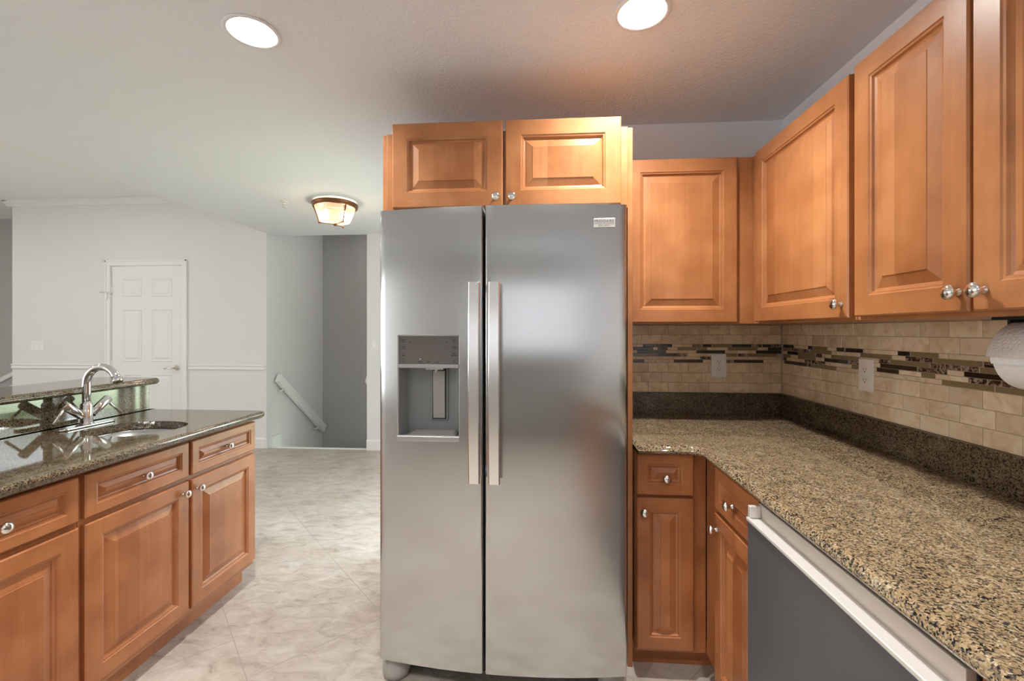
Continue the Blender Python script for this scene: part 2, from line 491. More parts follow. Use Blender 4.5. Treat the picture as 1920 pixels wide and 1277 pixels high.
def fillet(poly, radii, n=8):
    """round the corners of a 2-D polygon"""
    out = []
    k = len(poly)
    for i in range(k):
        p0, p1, p2 = Vector(poly[i - 1]), Vector(poly[i]), Vector(poly[(i + 1) % k])
        r = radii[i] if isinstance(radii, (list, tuple)) else radii
        if r <= 0:
            out.append(tuple(p1)); continue
        a, b = (p0 - p1).normalized(), (p2 - p1).normalized()
        ang = a.angle(b); d = r / math.tan(ang / 2)
        s, e = p1 + a * d, p1 + b * d
        c = p1 + (a + b).normalized() * (r / math.sin(ang / 2))
        a0 = math.atan2(s.y - c.y, s.x - c.x); a1 = math.atan2(e.y - c.y, e.x - c.x)
        da = (a1 - a0 + PI) % (2 * PI) - PI
        for j in range(n + 1):
            t = a0 + da * j / n
            out.append((c.x + r * math.cos(t), c.y + r * math.sin(t)))
    return out
def inset(poly, d):
    n = len(poly); out = []
    area = sum(poly[i - 1][0] * poly[i][1] - poly[i][0] * poly[i - 1][1] for i in range(n))
    sg = 1 if area > 0 else -1
    for i in range(n):
        p0, p1, p2 = Vector(poly[i - 1]), Vector(poly[i]), Vector(poly[(i + 1) % n])
        e1, e2 = (p1 - p0).normalized(), (p2 - p1).normalized()
        n1, n2 = Vector((-e1.y, e1.x)) * sg, Vector((-e2.y, e2.x)) * sg
        m = n1 + n2
        m = m / max(m.dot(m) / 2, .2)
        out.append(tuple(p1 + m * d))
    return out
def slab(name, outline, z0, z1, r, mat, hole=None, parent=None, origin=None, nseg=6):
    """stone slab with a rounded (bullnose) edge and an optional hole cut straight through"""
    bm = bmesh.new()
    zc, h = (z0 + z1) / 2, (z1 - z0) / 2
    r = min(r, h)
    layers = []
    for i in range(nseg + 1):
        a = PI / 2 * i / nseg
        layers.append((r * (1 - math.sin(a)), z0 + r * (1 - math.cos(a))))
    for i in range(nseg + 1):
        a = PI / 2 * (1 - i / nseg)
        layers.append((r * (1 - math.sin(a)), z1 - r * (1 - math.cos(a))))
    off = Vector(origin) if origin else Vector((0, 0, 0))
    rings = []
    for d, z in layers:
        pl = inset(outline, d) if d > 1e-6 else outline
        rings.append([bm.verts.new(Vector((x, y, z)) - off) for x, y in pl])
    n = len(outline)
    for a, b in zip(rings, rings[1:]):
        for i in range(n):
            f = bm.faces.new((a[i], a[(i + 1) % n], b[(i + 1) % n], b[i])); f.smooth = True
    def cap(ring, hz, z):
        es = []
        for i in range(n):
            es.append(bm.edges.get((ring[i], ring[(i + 1) % n])))
        hv = None
        if hole:
            hv = [bm.verts.new(Vector((x, y, z)) - off) for x, y in hole]
            for i in range(len(hv)):
                es.append(bm.edges.new((hv[i], hv[(i + 1) % len(hv)])))
        bmesh.ops.triangle_fill(bm, use_beauty=True, edges=es)
        return hv
    h0 = cap(rings[0], hole, z0); h1 = cap(rings[-1], hole, z1)
    if hole:
        k = len(h0)
        for i in range(k):
            bm.faces.new((h0[i], h0[(i + 1) % k], h1[(i + 1) % k], h1[i]))
    bmesh.ops.recalc_face_normals(bm, faces=bm.faces)
    me = bpy.data.meshes.new(name); bm.to_mesh(me); bm.free()
    me.materials.append(mat)
    o = bpy.data.objects.new(name, me); COL.objects.link(o)
    if origin:
        o.location = off
    if parent:
        o.parent = parent
        if origin and parent.get('_w') is not None:
            o.location = off - Vector(parent['_w'])
    return o

# ------------------------------------------------------------------ the room
KC, HC = 2.44, 2.90           # kitchen ceiling, living room ceiling
XR, YB = 1.231, 2.378         # faces of the right wall and the refrigerator wall
XS = -3.10                    # edge of the lowered kitchen ceiling
YF = 4.85                     # face of the far wall
LAMPS = [(-1.06, 1.535), (.334, 1.535), (-1.06, -.35), (.334, -.35)]  # the last pair is added out of view as fill

def wall_open(name, along, a0, a1, t0, t1, z0, z1, ops, mat):
    """wall along 'x' or 'y' between a0 and a1, thickness t0..t1, with rectangular openings (b0, b1, zb, zt)"""
    mb = MB()
    def bx(p0, p1, q0, q1):
        if p1 - p0 < 1e-4 or q1 - q0 < 1e-4:
            return
        if along == 'x':
            mb.box(p0, p1, t0, t1, q0, q1)
        else:
            mb.box(t0, t1, p0, p1, q0, q1)
    cur = a0
    for b0, b1, zb, zt in sorted(ops):
        bx(cur, b0, z0, z1); bx(b0, b1, z0, zb); bx(b0, b1, zt, z1); cur = b1
    bx(cur, a1, z0, z1)
    return struct(mb.build(name, mat))

struct(MB().box(-8.9, 1.4, -3.2, 4.90, -.1, 0).build('floor', M['floor']))
struct(MB().box(-8.9, -6.37, 4.90, 5.7, -.1, 0).build('floor', M['floor']))
wall_open('wall_back', 'x', -.66, 1.36, YB, YB + .12, 0, KC, [], M['kwall'])
wall_open('wall_right', 'y', -3.0, YB, XR, XR + .12, 0, KC, [], M['kwall'])
wall_open('wall_side', 'y', YB + .12, YF, -.66, -.54, 0, KC, [WIN_SIDE], M['wall'])
wall_open('wall_front', 'x', -8.72, 1.36, -3.12, -3.0, 0, HC, [WIN_FRONT_A, WIN_FRONT_ADDED], M['wall'])
wall_open('wall_left', 'y', -3.0, 5.7, -8.72, -8.6, 0, HC, [WIN_LEFT_ADDED], M['wall'])
DX0, DX1, DZ = -5.095, -4.205, 2.11
wall_open('wall_far', 'x', -6.37, -3.18, YF, YF + .12, 0, HC, [(DX0 - .012, DX1 + .012, 0, DZ + .012)], M['wall'])
wall_open('wall_far_right', 'x', -1.995, -.54, YF, YF + .12, 0, KC, [], M['wall'])
wall_open('wall_stair_left', 'y', YF + .12, 6.14, -3.30, -3.18, -2.2, 2.80, [], M['wall'])
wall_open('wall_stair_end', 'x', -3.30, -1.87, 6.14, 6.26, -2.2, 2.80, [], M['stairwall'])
wall_open('wall_stair_right', 'y', YF + .12, 6.14, -1.995, -1.87, -2.2, 2.80, [], M['wall'])
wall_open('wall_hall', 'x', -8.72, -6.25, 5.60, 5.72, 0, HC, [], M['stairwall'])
wall_open('wall_hall_side', 'y', YF + .12, 5.6, -6.37, -6.25, 0, HC, [], M['wall'])

# kitchen ceiling with holes for the recessed lamps
def ceiling_with_holes():
    bm = bmesh.new()
    poly = [(XS, -3.0), (1.36, -3.0), (1.36, YF + .02), (XS, YF + .02)]
    vs = [bm.verts.new((x, y, KC)) for x, y in poly]
    es = [bm.edges.new((vs[i], vs[(i + 1) % 4])) for i in range(4)]
    for cx, cy in LAMPS:
        hv = [bm.verts.new((cx + .079 * math.cos(2 * PI * k / 40), cy + .079 * math.sin(2 * PI * k / 40), KC)) for k in range(40)]
        es += [bm.edges.new((hv[k], hv[(k + 1) % 40])) for k in range(40)]
    bmesh.ops.triangle_fill(bm, use_beauty=True, edges=es)
    for f in bm.faces:
        if f.normal.z > 0:
            f.normal_flip()
    # closing slab above, edges of the lowered ceiling
    def q(pts):
        bm.faces.new([bm.verts.new(p) for p in pts])
    x0, x1, y0, y1, zt = XS, 1.36, -3.0, YF + .02, 2.62
    q([(x0, y0, zt), (x1, y0, zt), (x1, y1, zt), (x0, y1, zt)])
    q([(x0, y0, KC), (x0, y1, KC), (x0, y1, HC + .05), (x0, y0, HC + .05)])
    q([(x0, y1, KC), (x1, y1, KC), (x1, y1, HC), (x0, y1, HC)])
    me = bpy.data.meshes.new('ceiling'); bm.to_mesh(me); bm.free()
    me.materials.append(M['ceil'])
    o = bpy.data.objects.new('ceiling', me); COL.objects.link(o)
    return struct(o)
ceiling_with_holes()
struct(MB().box(-8.72, XS, -3.12, 5.72, HC, HC + .08).build('ceiling_living', M['hiceil']))
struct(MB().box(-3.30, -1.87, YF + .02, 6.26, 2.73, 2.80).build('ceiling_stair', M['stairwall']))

# crown moulding, chair rail, baseboards
def mould(name, prof, x0, x1, y, mat=M['trim'], parent=None):
    """profile (out, z) swept along x on a wall facing -y"""
    mb = MB()
    mb.prism([(y - o, z) for o, z in prof], x0, x1, 'yz')
    return struct(mb.build(name, mat, bevel=.0015))
crown = [(0, HC), (.062, HC), (.062, HC - .010), (.054, HC - .014), (.040, HC - .026), (.022, HC - .044), (.013, HC - .052), (.013, HC - .061), (0, HC - .065)]
mould('trim_1', crown, -6.432, -3.18, YF)
mb = MB(); mb.prism([(-6.37 - o, z) for o, z in crown], YF - .062, 5.6, 'xz')
struct(mb.build('trim_2', M['trim']))
rail = [(0, .952), (.020, .952), (.024, .944), (.012, .934), (.012, .916), (.018, .908), (.014, .898), (0, .898)]
mould('trim_3', rail, -6.37, -5.175, YF)
mould('trim_4', rail, -4.125, -3.20, YF)
base = [(0, 0), (.015, 0), (.015, .105), (.008, .12), (0, .12)]
mould('baseboard_far', base, -4.13, -3.18, YF)
mould('baseboard_far_left', base, -6.37, -5.17, YF)
mould('baseboard_far_right', base, -1.995, -.66, YF)
# skirt along the head of the stair, cut off at the first step
mb = MB(); mb.prism([(YF - .015, 0), (YF - .015, .11), (5.12, .11), (5.10, -.08), (4.92, -.08), (4.90, 0)], -3.18, -3.163, 'yz')
struct(mb.build('baseboard_stair', M['trim'], bevel=.002))
struct(MB().box(-3.165, -1.995, 4.862, 4.912, -.03, .006).build('trim_5', M['trim'], bevel=.004))
# steps going down out of sight
mb = MB()
for k in range(5):
    mb.box(-3.18, -1.995, 4.91 + k * .25, 4.91 + (k + 1) * .25 + .0, -2.1, -.19 * (k + 1))
struct(mb.build('floor_stair', M['trim']))
# sloping trim of the hall stair, seen at the far left
for nm, z in (('trim_6', .80), ('trim_7', .62)):
    mb = MB()
    mb.prism([(-8.6, z - .68), (-8.6, z - .62), (-6.40, z + .42), (-6.40, z + .36)], 5.575, 5.6, 'xz')
    struct(mb.build(nm, M['trim']))

# door in the far wall
door = struct(MB().box(DX0 + .003, DX1 - .003, YF + .005, YF + .045, .008, DZ - .003).build('door_1', M['door'], origin=(DX0, YF, 0)))
door['_w'] = (DX0, YF, 0.0)
def door_panel(x0, x1, z0, z1):
    """moulded panel: rim groove and raised field, standing on the slab face"""
    mb = MB(); y = YF + .005
    loops = [(0, 0), (.008, -.006), (.018, -.001), (.026, .0), (.052, -.006)]
    rings = [[(x0 + d, y + h, z0 + d), (x1 - d, y + h, z0 + d), (x1 - d, y + h, z1 - d), (x0 + d, y + h, z1 - d)] for d, h in loops]
    for a, b in zip(rings, rings[1:]):
        mb.add(a + b, [(i, (i + 1) % 4, 4 + (i + 1) % 4, 4 + i) for i in range(4)])
    mb.add(rings[-1], [(0, 1, 2, 3)])
    return mb.build('panel', M['door'], door)
W = DX1 - DX0
cols = [(DX0 + .135, DX0 + .385), (DX1 - .385, DX1 - .125)]
for a, b in cols:
    for z0, z1 in ((1.75, 1.96), (.985, 1.60), (.22, .84)):
        door_panel(a, b, z0, z1)
hd = MB().lathe([(.034, 0), (.034, .006), (.028, .012), (.012, .014), (.012, .05)], (DX1 - .07, YF + .012, .915), '-y', 20)
hd.tube([(DX1 - .07, YF - .04, .915), (DX1 - .10, YF - .043, .915), (DX1 - .15, YF - .042, .911), (DX1 - .195, YF - .036, .908)], [.011, .010, .008, .007])
hd.build('door_handle', M['knob'], door)
for z in (.25, .95, 1.82):
    hb = MB().lathe([(.008, -.05), (.008, .05)], (DX0, YF + .004, z), 'z', 10)
    hb.box(DX0 - .003, DX0 + .03, YF + .008, YF + .014, z - .045, z + .045)
    hb.build('hinge', M['trim'], door)
# casing
mb = MB()
mb.box(DX1 + .004, DX1 + .066, YF - .016, YF, 0, DZ + .066); mb.box(DX0 - .066, DX0 - .004, YF - .016, YF, 0, DZ + .066)
mb.box(DX0 - .004, DX1 + .004, YF - .016, YF, DZ + .004, DZ + .066)
mb.box(DX1 + .002, DX1 + .012, YF, YF + .12, 0, DZ + .012); mb.box(DX0 - .012, DX0 - .002, YF, YF + .12, 0, DZ + .012)
mb.box(DX0 - .012, DX1 + .012, YF, YF + .12, DZ + .001, DZ + .012)
mb.box(DX1 + .048, DX1 + .066, YF - .022, YF - .016, 0, DZ + .066); mb.box(DX0 - .066, DX0 - .048, YF - .022, YF - .016, 0, DZ + .066)
mb.box(DX0 - .066, DX1 + .066, YF - .022, YF - .016, DZ + .048, DZ + .066)
struct(mb.build('trim_8', M['trim'], bevel=.002))
# swing-bar lock on the casing
lk = thing('door_guard', 'small white swing-bar door guard beside the white six-panel door', 'door lock', (DX0 - .02, YF - .02, 1.78))
MB().box(DX0 - .055, DX0 - .03, YF - .03, YF - .016, 1.72, 1.80).build('plate', M['trim'], lk, .002)
MB().tube([(DX0 - .10, YF - .036, 1.80), (DX0 - .0, YF - .036, 1.80), (DX0 + .035, YF - .03, 1.795)], .004).build('swing_bar', M['handle'], lk)

# windows (seen only by their light and in reflections)
def window(name, along, op, t, bars, sill=True):
    b0, b1, zb, zt = op
    mb = MB(); w = .045
    def bx(p0, p1, q0, q1):
        if along == 'x':
            mb.box(p0, p1, t - .03, t + .03, q0, q1)
        else:
            mb.box(t - .03, t + .03, p0, p1, q0, q1)
    bx(b0, b0 + w, zb, zt); bx(b1 - w, b1, zb, zt); bx(b0 + w, b1 - w, zb, zb + w); bx(b0 + w, b1 - w, zt - w, zt)
    for k in range(1, bars):
        c = b0 + (b1 - b0) * k / bars
        bx(c - .03, c + .03, zb + w, zt - w)
    return struct(mb.build(name, M['trim']))
window('window_1', 'x', WIN_FRONT_A, -3.06, 3)
window('window_added_front', 'x', WIN_FRONT_ADDED, -3.06, 2)  # frame of the added front opening
window('window_added_left', 'y', WIN_LEFT_ADDED, -8.66, 3)  # frame of the added left opening
w4 = window('window_4', 'y', WIN_SIDE, -.60, 3)
mb = MB()
for k in range(6):
    y = 3.56 + k * .105
    mb.box(-.685, -.675, y, y + .055, .08, 2.08)
mb.box(-.70, -.662, 2.60, 4.27, 2.08, 2.13)
mb.build('blind_vane', M['blind'], w4)

# ------------------------------------------------------------------ cabinet doors, drawers, knobs
FACING = {'back': 0.0, 'right': -PI / 2, 'island': PI / 2, 'rear': PI}
KNOB_ME = None
def knob(parent, x, z, y):
    global KNOB_ME
    if KNOB_ME is None:
        mb = MB().lathe([(.0085, 0), (.0085, .002), (.0058, .005), (.0052, .012), (.008, .016), (.0145, .019), (.0165, .0225), (.0155, .027), (.010, .0305), (.004, .032), (0.0001, .0323)], axis='-y', n=24)
        o = mb.build('knob', M['knob'])
        KNOB_ME = o.data
    else:
        o = bpy.data.objects.new('knob', KNOB_ME); COL.objects.link(o)
    o.parent = parent; o.location = (x, y, z)
    return o
def front(name, parent, facing, pos, w, h, kn=None, rail=.058, low=False, th=.02, swing=0.0, paint=None):
    """raised-panel front; pos = lower left corner of its back plane as seen by somebody facing it"""
    mb = MB()
    e = .004
    # edge
    mb.add([(0, 0, 0), (w, 0, 0), (w, 0, h), (0, 0, h), (0, -th + e, 0), (w, -th + e, 0), (w, -th + e, h), (0, -th + e, h)],
           [(0, 3, 2, 1), (0, 1, 5, 4), (2, 3, 7, 6)], 1)
    mb.add([(0, 0, 0), (w, 0, 0), (w, 0, h), (0, 0, h), (0, -th + e, 0), (w, -th + e, 0), (w, -th + e, h), (0, -th + e, h)],
           [(1, 2, 6, 5), (3, 0, 4, 7)], 0)
    def ring(d, y):
        return [(d, y, d), (w - d, y, d), (w - d, y, h - d), (d, y, h - d)]
    def band(a, b, mis=(1, 0, 1, 0), sm=False):
        for i in range(4):
            mb.add([a[i], a[(i + 1) % 4], b[(i + 1) % 4], b[i]], [(0, 1, 2, 3)], mis[i], sm)
    band(ring(0, -th + e), ring(e, -th))
    r = rail
    y = -th
    # stiles run the full height, rails between them
    for sx in ((e, r), (w - r, w - e)):
        mb.add([(sx[0], y, e), (sx[1], y, e), (sx[1], y, h - e), (sx[0], y, h - e)], [(0, 1, 2, 3)], 0)
    for sz in ((e, r), (h - r, h - e)):
        mb.add([(r, y, sz[0]), (w - r, y, sz[0]), (w - r, y, sz[1]), (r, y, sz[1])], [(0, 1, 2, 3)], 1)
    # inner moulding, groove, raised panel
    pr = [(r, -th), (r + .003, -th + .003), (r + .008, -th + .004), (r + .011, -th + .010), (r + .017, -th + .0125)]
    for a, b in zip(pr, pr[1:]):
        band(ring(*a), ring(*b))
    bev = min(.030, (min(w, h) - 2 * r) * .20)
    g, f2 = ring(r + .017, -th + .0125), ring(r + .017 + bev, -th + .0035)
    band(g, f2, (2, 2, 2, 2))
    f3 = ring(r + .018 + bev, -th + .002)
    band(f2, f3, (2, 2, 2, 2))
    mb.add(f3, [(0, 1, 2, 3)], 2)
    mats = [M['lv'], M['lh'], M['lp']] if low else [M['wv'], M['wh'], M['wp']]
    if paint:
        mats = [paint] * 3
    if name == 'drawer':
        mats = [mats[0], mats[1], mats[1]]
    o = mb.build(name, mats, fixn=True)
    o.parent = parent
    o.location = Vector(pos) - Vector(parent['_w'])
    o.rotation_euler = (0, 0, FACING[facing] + swing)
    if kn:
        knob(o, kn[0], kn[1], -th)
    return o

WL, WH = M['wv'], M['wh']
B = .0022
# ------------------------------------------------------------------ upper cabinets
UZ0, UZ1 = 1.38, 2.122
# cabinet above the refrigerator
c = thing('upper_cabinet', 'wide maple wall cabinet above the steel refrigerator with two square doors', 'cabinet', (-.158, 1.79, 1.84))
MB().box(-.651, .334, 1.79, YB - .002, 1.84, 2.165).build('carcass', WL, c, B)
front('door', c, 'back', (-.622, 1.79, 1.853), .456, .346, (.429, .034), .062)
front('door', c, 'back', (-.155, 1.79, 1.853), .460, .346, (.027, .034), .062)
# tall boards either side of the refrigerator
o = MB().box(-.672, -.652, 1.80, YB - .002, 0, 2.165).build('end_board', WL, None, .0015, origin=(-.662, 1.8, 0))
tag(o, 'tall narrow maple board at the left flank of the refrigerator', 'panel')
o = MB().box(.335, .355, 1.80, YB - .002, 0, 2.165).build('end_board', WL, None, .0015, origin=(.345, 1.8, 0))
tag(o, 'tall maple board between the refrigerator and the granite counter', 'panel')
# back wall
c = thing('upper_cabinet', 'single-door maple wall cabinet facing forward beside the refrigerator panel', 'cabinet', (.64, 2.03, UZ0))
MB().box(.357, 1.228, 2.03, YB - .002, UZ0, UZ1).build('carcass', WL, c, B)
front('door', c, 'back', (.372, 2.03, UZ0 + .006), .479, .730, None, .058)
# right wall
XU = .925
c = thing('upper_cabinet', 'single-door maple wall cabinet in the corner of the right wall, one knob', 'cabinet', (XU, 1.69, UZ0))
MB().box(XU, XR - .003, 1.378, 2.027, UZ0, UZ1).build('carcass', WL, c, B)
front('door', c, 'right', (XU, 1.967, UZ0 + .008), .580, .728, (.551, .043), .058)
c = thing('upper_cabinet', 'double-door maple wall cabinet over the paper towel roll, two knobs meeting', 'cabinet', (XU, 1.02, UZ0))
MB().box(XU, XR - .003, .66, 1.374, UZ0, UZ1 + .008).build('carcass', WL, c, B)
front('door', c, 'right', (XU, 1.362, UZ0 + .011), .350, .733, (.329, .043), .058)
front('door', c, 'right', (XU, 1.004, UZ0 + .011), .330, .733, (.028, .043), .058)

# ------------------------------------------------------------------ base cabinets
BL = M['lv']
c = thing('base_cabinet', 'narrow maple base cabinet under the counter beside the refrigerator panel', 'cabinet', (.47, 1.755, 0))
MB().box(.358, .626, 1.757, YB - .004, .10, .876).box(.358, .70, 1.83, 1.85, 0, .10).build('carcass', BL, c, B)
front('drawer', c, 'back', (.357 + .002, 1.757, .715), .215, .160, (.109, .070), .040, True)
front('door', c, 'back', (.357 + .002, 1.757, .118), .215, .585, (.026, .535), .048, True)
c = thing('base_cabinet', 'maple corner base cabinet between the narrow cabinet and the dishwasher', 'cabinet', (.62, 1.52, 0))
MB().box(.627, XR - .004, 1.288, 1.755, .10, .876).box(.70, .72, 1.288, 1.83, 0, .10).build('carcass', BL, c, B)
front('drawer', c, 'right', (.621, 1.606, .722), .312, .148, (.150, .066), .040, True)
front('door', c, 'right', (.621, 1.606, .115), .312, .594, (.022, .542), .052, True)
c = thing('base_cabinet', 'plain maple base cabinet carrying the near end of the counter past the dishwasher', 'cabinet', (.62, .3, 0))
MB().box(.622, XR - .004, -.20, .668, .10, .876).box(.70, .72, -.20, .668, 0, .10).build('carcass', BL, c, B)
front('door', c, 'right', (.621, .655, .115), .42, .755, (.03, .70), .058, True)
front('door', c, 'right', (.621, .225, .115), .42, .755, (.39, .70), .058, True)

# dishwasher
d = thing('dishwasher', 'dark-fronted dishwasher with a pale steel bar handle under the granite counter', 'dishwasher', (.60, .98, 0))
MB().box(.615, XR - .05, .672, 1.284, .10, .862).box(.69, .71, .672, 1.284, 0, .10).build('tub', M['dark'], d)
MB().box(.569, .615, .674, 1.282, .115, .819).build('door', M['dwpanel'], d, .003)
mb = MB().box(.600, .615, .674, 1.282, .829, .867)
mb.build('control_strip', M['dwtan'], d, .001)['label'] = 'steel strip tinted with a warm reflection'
MB().box(.565, .614, .674, 1.282, .8195, .829).build('handle_ledge', M['dwsteel'], d, .002)['label'] = 'steel pull ledge whitened as if lit from above'
MB().box(.570, .600, 1.268, 1.282, .829, .862).build('end_cap', M['dwsteel'], d, .002)

# run of cabinets added behind the viewer for the refrigerator doors to mirror
c = thing('base_cabinet', 'added grey cabinet run under the kitchen window behind the viewer', 'cabinet', (0, -2.7, 0))
MB().box(-1.5, XR - .006, -2.99, -2.41, .10, .876).box(-1.5, XR - .006, -2.99, -2.47, 0, .10).build('carcass', M['greycab'], c, B)
for k in range(5):
    front('door', c, 'rear', (-1.0 + k * .5, -2.41, .115), .485, .755, None, .058, True, paint=M['greycab'])
o = slab('countertop', [(-1.51, -2.99), (XR - .004, -2.99), (XR - .004, -2.38), (-1.51, -2.38)], .879, .914, .0175, M['dgranite'], origin=(0, -2.7, .879))
tag(o, 'added dark granite worktop under the kitchen window behind the viewer', 'countertop')

# ------------------------------------------------------------------ L-shaped worktop and its upstands
CZ0, CZ1 = .879, .914
out = fillet([(.357, 1.703), (.582, 1.703), (.582, -.22), (XR - .002, -.22), (XR - .002, YB - .002), (.357, YB - .002)], [0, .045, .02, 0, 0, 0])
o = slab('countertop', out, CZ0, CZ1, .0175, M['granite'], origin=(.9, 1.2, CZ0))
tag(o, 'L-shaped speckled brown granite worktop running along the right wall', 'countertop')
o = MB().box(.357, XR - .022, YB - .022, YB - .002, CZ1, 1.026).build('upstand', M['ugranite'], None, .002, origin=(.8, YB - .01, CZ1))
tag(o, 'short shade-darkened granite upstand on the back wall beside the refrigerator panel', 'backsplash')
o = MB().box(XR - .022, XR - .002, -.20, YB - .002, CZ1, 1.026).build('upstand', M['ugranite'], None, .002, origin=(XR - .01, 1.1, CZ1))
tag(o, 'long shade-darkened granite upstand along the right wall behind the worktop', 'backsplash')

# ------------------------------------------------------------------ tiled backsplash
ROWS_LOW = [1.0265, 1.0785, 1.131, 1.1825]
MOS = [1.1825 + .0162 * k for k in range(7)]
ROWS_UP = [MOS[-1], 1.3295, 1.379]
def back_x(zx):
    u = 1180 + zx / 6.387
    a = (u - 960) / 827; ct, st = math.cos(YAW), math.sin(YAW)
    return (a * ct - st) / (a * st + ct) * 2.37
def right_y(zx):
    u = 1460 + zx * 460 / 1920
    a = (u - 960) / 827; ct, st = math.cos(YAW), math.sin(YAW)
    return 1.225 * (a * st + ct) / (a * ct - st)
MB_ROWS = [  # rows from the top down: (start, end, kind)
    [(165, 275, 'D'), (280, 360, 'E'), (365, 512, 'D'), (755, 862, 'O'), (878, 985, 'D'), (1000, 1222, 'O'), (1228, 1466, 'D'), (1478, 1585, 'E'), (1597, 1705, 'D'), (1715, 1825, 'E')],
    [(45, 285, 'D'), (340, 378, 'E'), (384, 460, 'D'), (580, 805, 'O'), (823, 930, 'O'), (1180, 1535, 'O'), (1660, 1828, 'D')],
    [(95, 340, 'D'), (345, 438, 'D'), (805, 1145, 'D'), (1518, 1830, 'D')],
    [(45, 330, 'O'), (340, 572, 'D'), (575, 695, 'E'), (1160, 1285, 'O'), (1305, 1405, 'E'), (1418, 1775, 'O')],
    [(850, 975, 'E'), (1300, 1420, 'T')],
    [(45, 178, 'D'), (535, 882, 'D'), (1160, 1235, 'E'), (1252, 1607, 'D')]]
MR_ROWS = [
    [(40, 120, 'D'), (230, 270, 'D'), (272, 388, 'O'), (455, 520, 'D'), (525, 667, 'D'), (935, 1027, 'D'), (1037, 1253, 'O')],
    [(40, 95, 'O'), (100, 243, 'E'), (250, 420, 'O'), (640, 890, 'O'), (993, 1205, 'E'), (1213, 1595, 'O'), (1610, 1700, 'E'), (1720, 1900, 'D')],
    [(70, 152, 'D'), (155, 290, 'O'), (293, 345, 'E'), (412, 640, 'O'), (785, 870, 'E'), (877, 1180, 'O'), (1190, 1300, 'E'), (1308, 1425, 'E'), (1435, 1565, 'E'), (1580, 1900, 'O')],
    [(40, 95, 'O'), (152, 295, 'O'), (358, 550, 'D'), (560, 635, 'E'), (797, 1083, 'D'), (1095, 1320, 'E'), (1455, 1810, 'D')],
    [(40, 65, 'D'), (205, 255, 'E'), (262, 370, 'E'), (573, 633, 'O'), (770, 943, 'D'), (1120, 1228, 'O'), (1490, 1630, 'E'), (1642, 1920, 'E')],
    [(45, 222, 'D'), (232, 272, 'E'), (280, 455, 'O'), (1283, 1685, 'O'), (1700, 1990, 'O')]]
SLOT = {'T': 0, 'D': 1, 'O': 2, 'E': 3}
def tiled(label, a0, a1, place, rows, conv, loc):
    """place(b0, b1, z0, z1, depth) adds a tile box; a0..a1 = extent along the wall"""
    t = thing('tile_backsplash', label, 'backsplash', loc)
    g = MB(); place(g, a0, a1, 1.026, UZ0 - .001, .0055, 0); g.build('grout', M['grout'], t)
    G = .0016
    tw = .1035
    s = MB()
    for k, (z0, z1) in enumerate([(ROWS_LOW[i], ROWS_LOW[i + 1]) for i in range(3)] + [(ROWS_UP[i], ROWS_UP[i + 1]) for i in range(2)]):
        b = a0 - tw * (.5 if k % 2 else .16)
        while b < a1:
            p, q = max(b, a0) + G / 2, min(b + tw, a1) - G / 2
            if q - p > .004:
                place(s, p, q, z0 + G / 2, z1 - G / 2, .008, 0)
            b += tw
        if k in (2, 4):
            s.build('stone_tiles', M['tile'], t, .0007, 1)
            s = MB()
    m = MB()
    rnd = random.Random(5)
    for k, row in enumerate(rows):
        z1, z0 = MOS[6 - k] - .0008, MOS[5 - k] + .0008
        spans = []
        for p, q, kd in row:
            p, q = sorted((conv(p), conv(q)))
            p, q = max(p, a0), min(q, a1)
            if q - p > .003:
                spans.append((p, q, kd))
        spans.sort()
        cur = a0; full = []
        for p, q, kd in spans + [(a1, a1, None)]:
            while p - cur > .02:
                w = min(rnd.choice((.06, .10, .13)), p - cur)
                if p - cur - w < .03:
                    w = p - cur
                full.append((cur, cur + w, 'T')); cur += w
            if kd:
                full.append((p, q, kd)); cur = q
        for p, q, kd in full:
            place(m, p + .0009, q - .0009, z0, z1, .008, SLOT[kd])
    m.build('mosaic_band', [M['tile'], M['gdark'], M['golive'], M['emp']], t, .0006, 1)['label'] = 'band of brown glass and stone strips'
tiled('travertine tile backsplash on the back wall beside the refrigerator, dark mosaic band', .357, XR - .009,
      lambda mb, p, q, z0, z1, d, mi: mb.box(p, q, YB - d, YB - .001, z0, z1, mi), MB_ROWS, back_x, (.8, YB, 1.026))
tiled('travertine tile backsplash along the right wall behind the paper towel roll', .10, YB - .009,
      lambda mb, p, q, z0, z1, d, mi: mb.box(XR - d, XR - .001, p, q, z0, z1, mi), MR_ROWS, right_y, (XR, 1.2, 1.026))

# ------------------------------------------------------------------ wall plates
def outlet(label, facing, loc, mat):
    """duplex outlet; local x along the wall, -y out of the wall"""
    t = thing('wall_outlet', label, 'outlet', loc)
    t['_w'] = (0.0, 0.0, 0.0)
    t.rotation_euler = (0, 0, FACING[facing])
    pl = MB().box(-.0375, .0375, -.006, 0, -.061, .061).build('cover_plate', mat, t, .002)
    for s in (-1, 1):
        z = s * .0195
        poly = [(.0165 * math.cos(a) * (1.0), max(-.0125, min(.0125, .0165 * math.sin(a))) + z) for a in [2 * PI * k / 28 for k in range(28)]]
        rc = MB().prism(poly, -.0085, -.004, 'xz').build('receptacle', mat, t, .0004)
        sl = MB().box(-.0075, -.0055, -.0089, -.0080, z - .001, z + .007).box(.0055, .0072, -.0089, -.0080, z, z + .0065)
        sl.lathe([(.0024, 0), (.0024, .0009)], (0, -.0080, z - .0065), '-y', 12)
        sl.build('slots', M['ink'], rc)
    for s in (-1, 1):
        MB().lathe([(.0028, 0), (.0022, .0012)], (0, -.006, s * .048), '-y', 10).build('screw', mat, t)
    return t
outlet('white duplex outlet on the tiled back wall near the corner', 'back', (.907, YB - .008, 1.168), M['white'])
outlet('ivory duplex outlet on the tiled right wall over the long worktop', 'right', (XR - .008, 1.767, 1.181), M['ivory'])
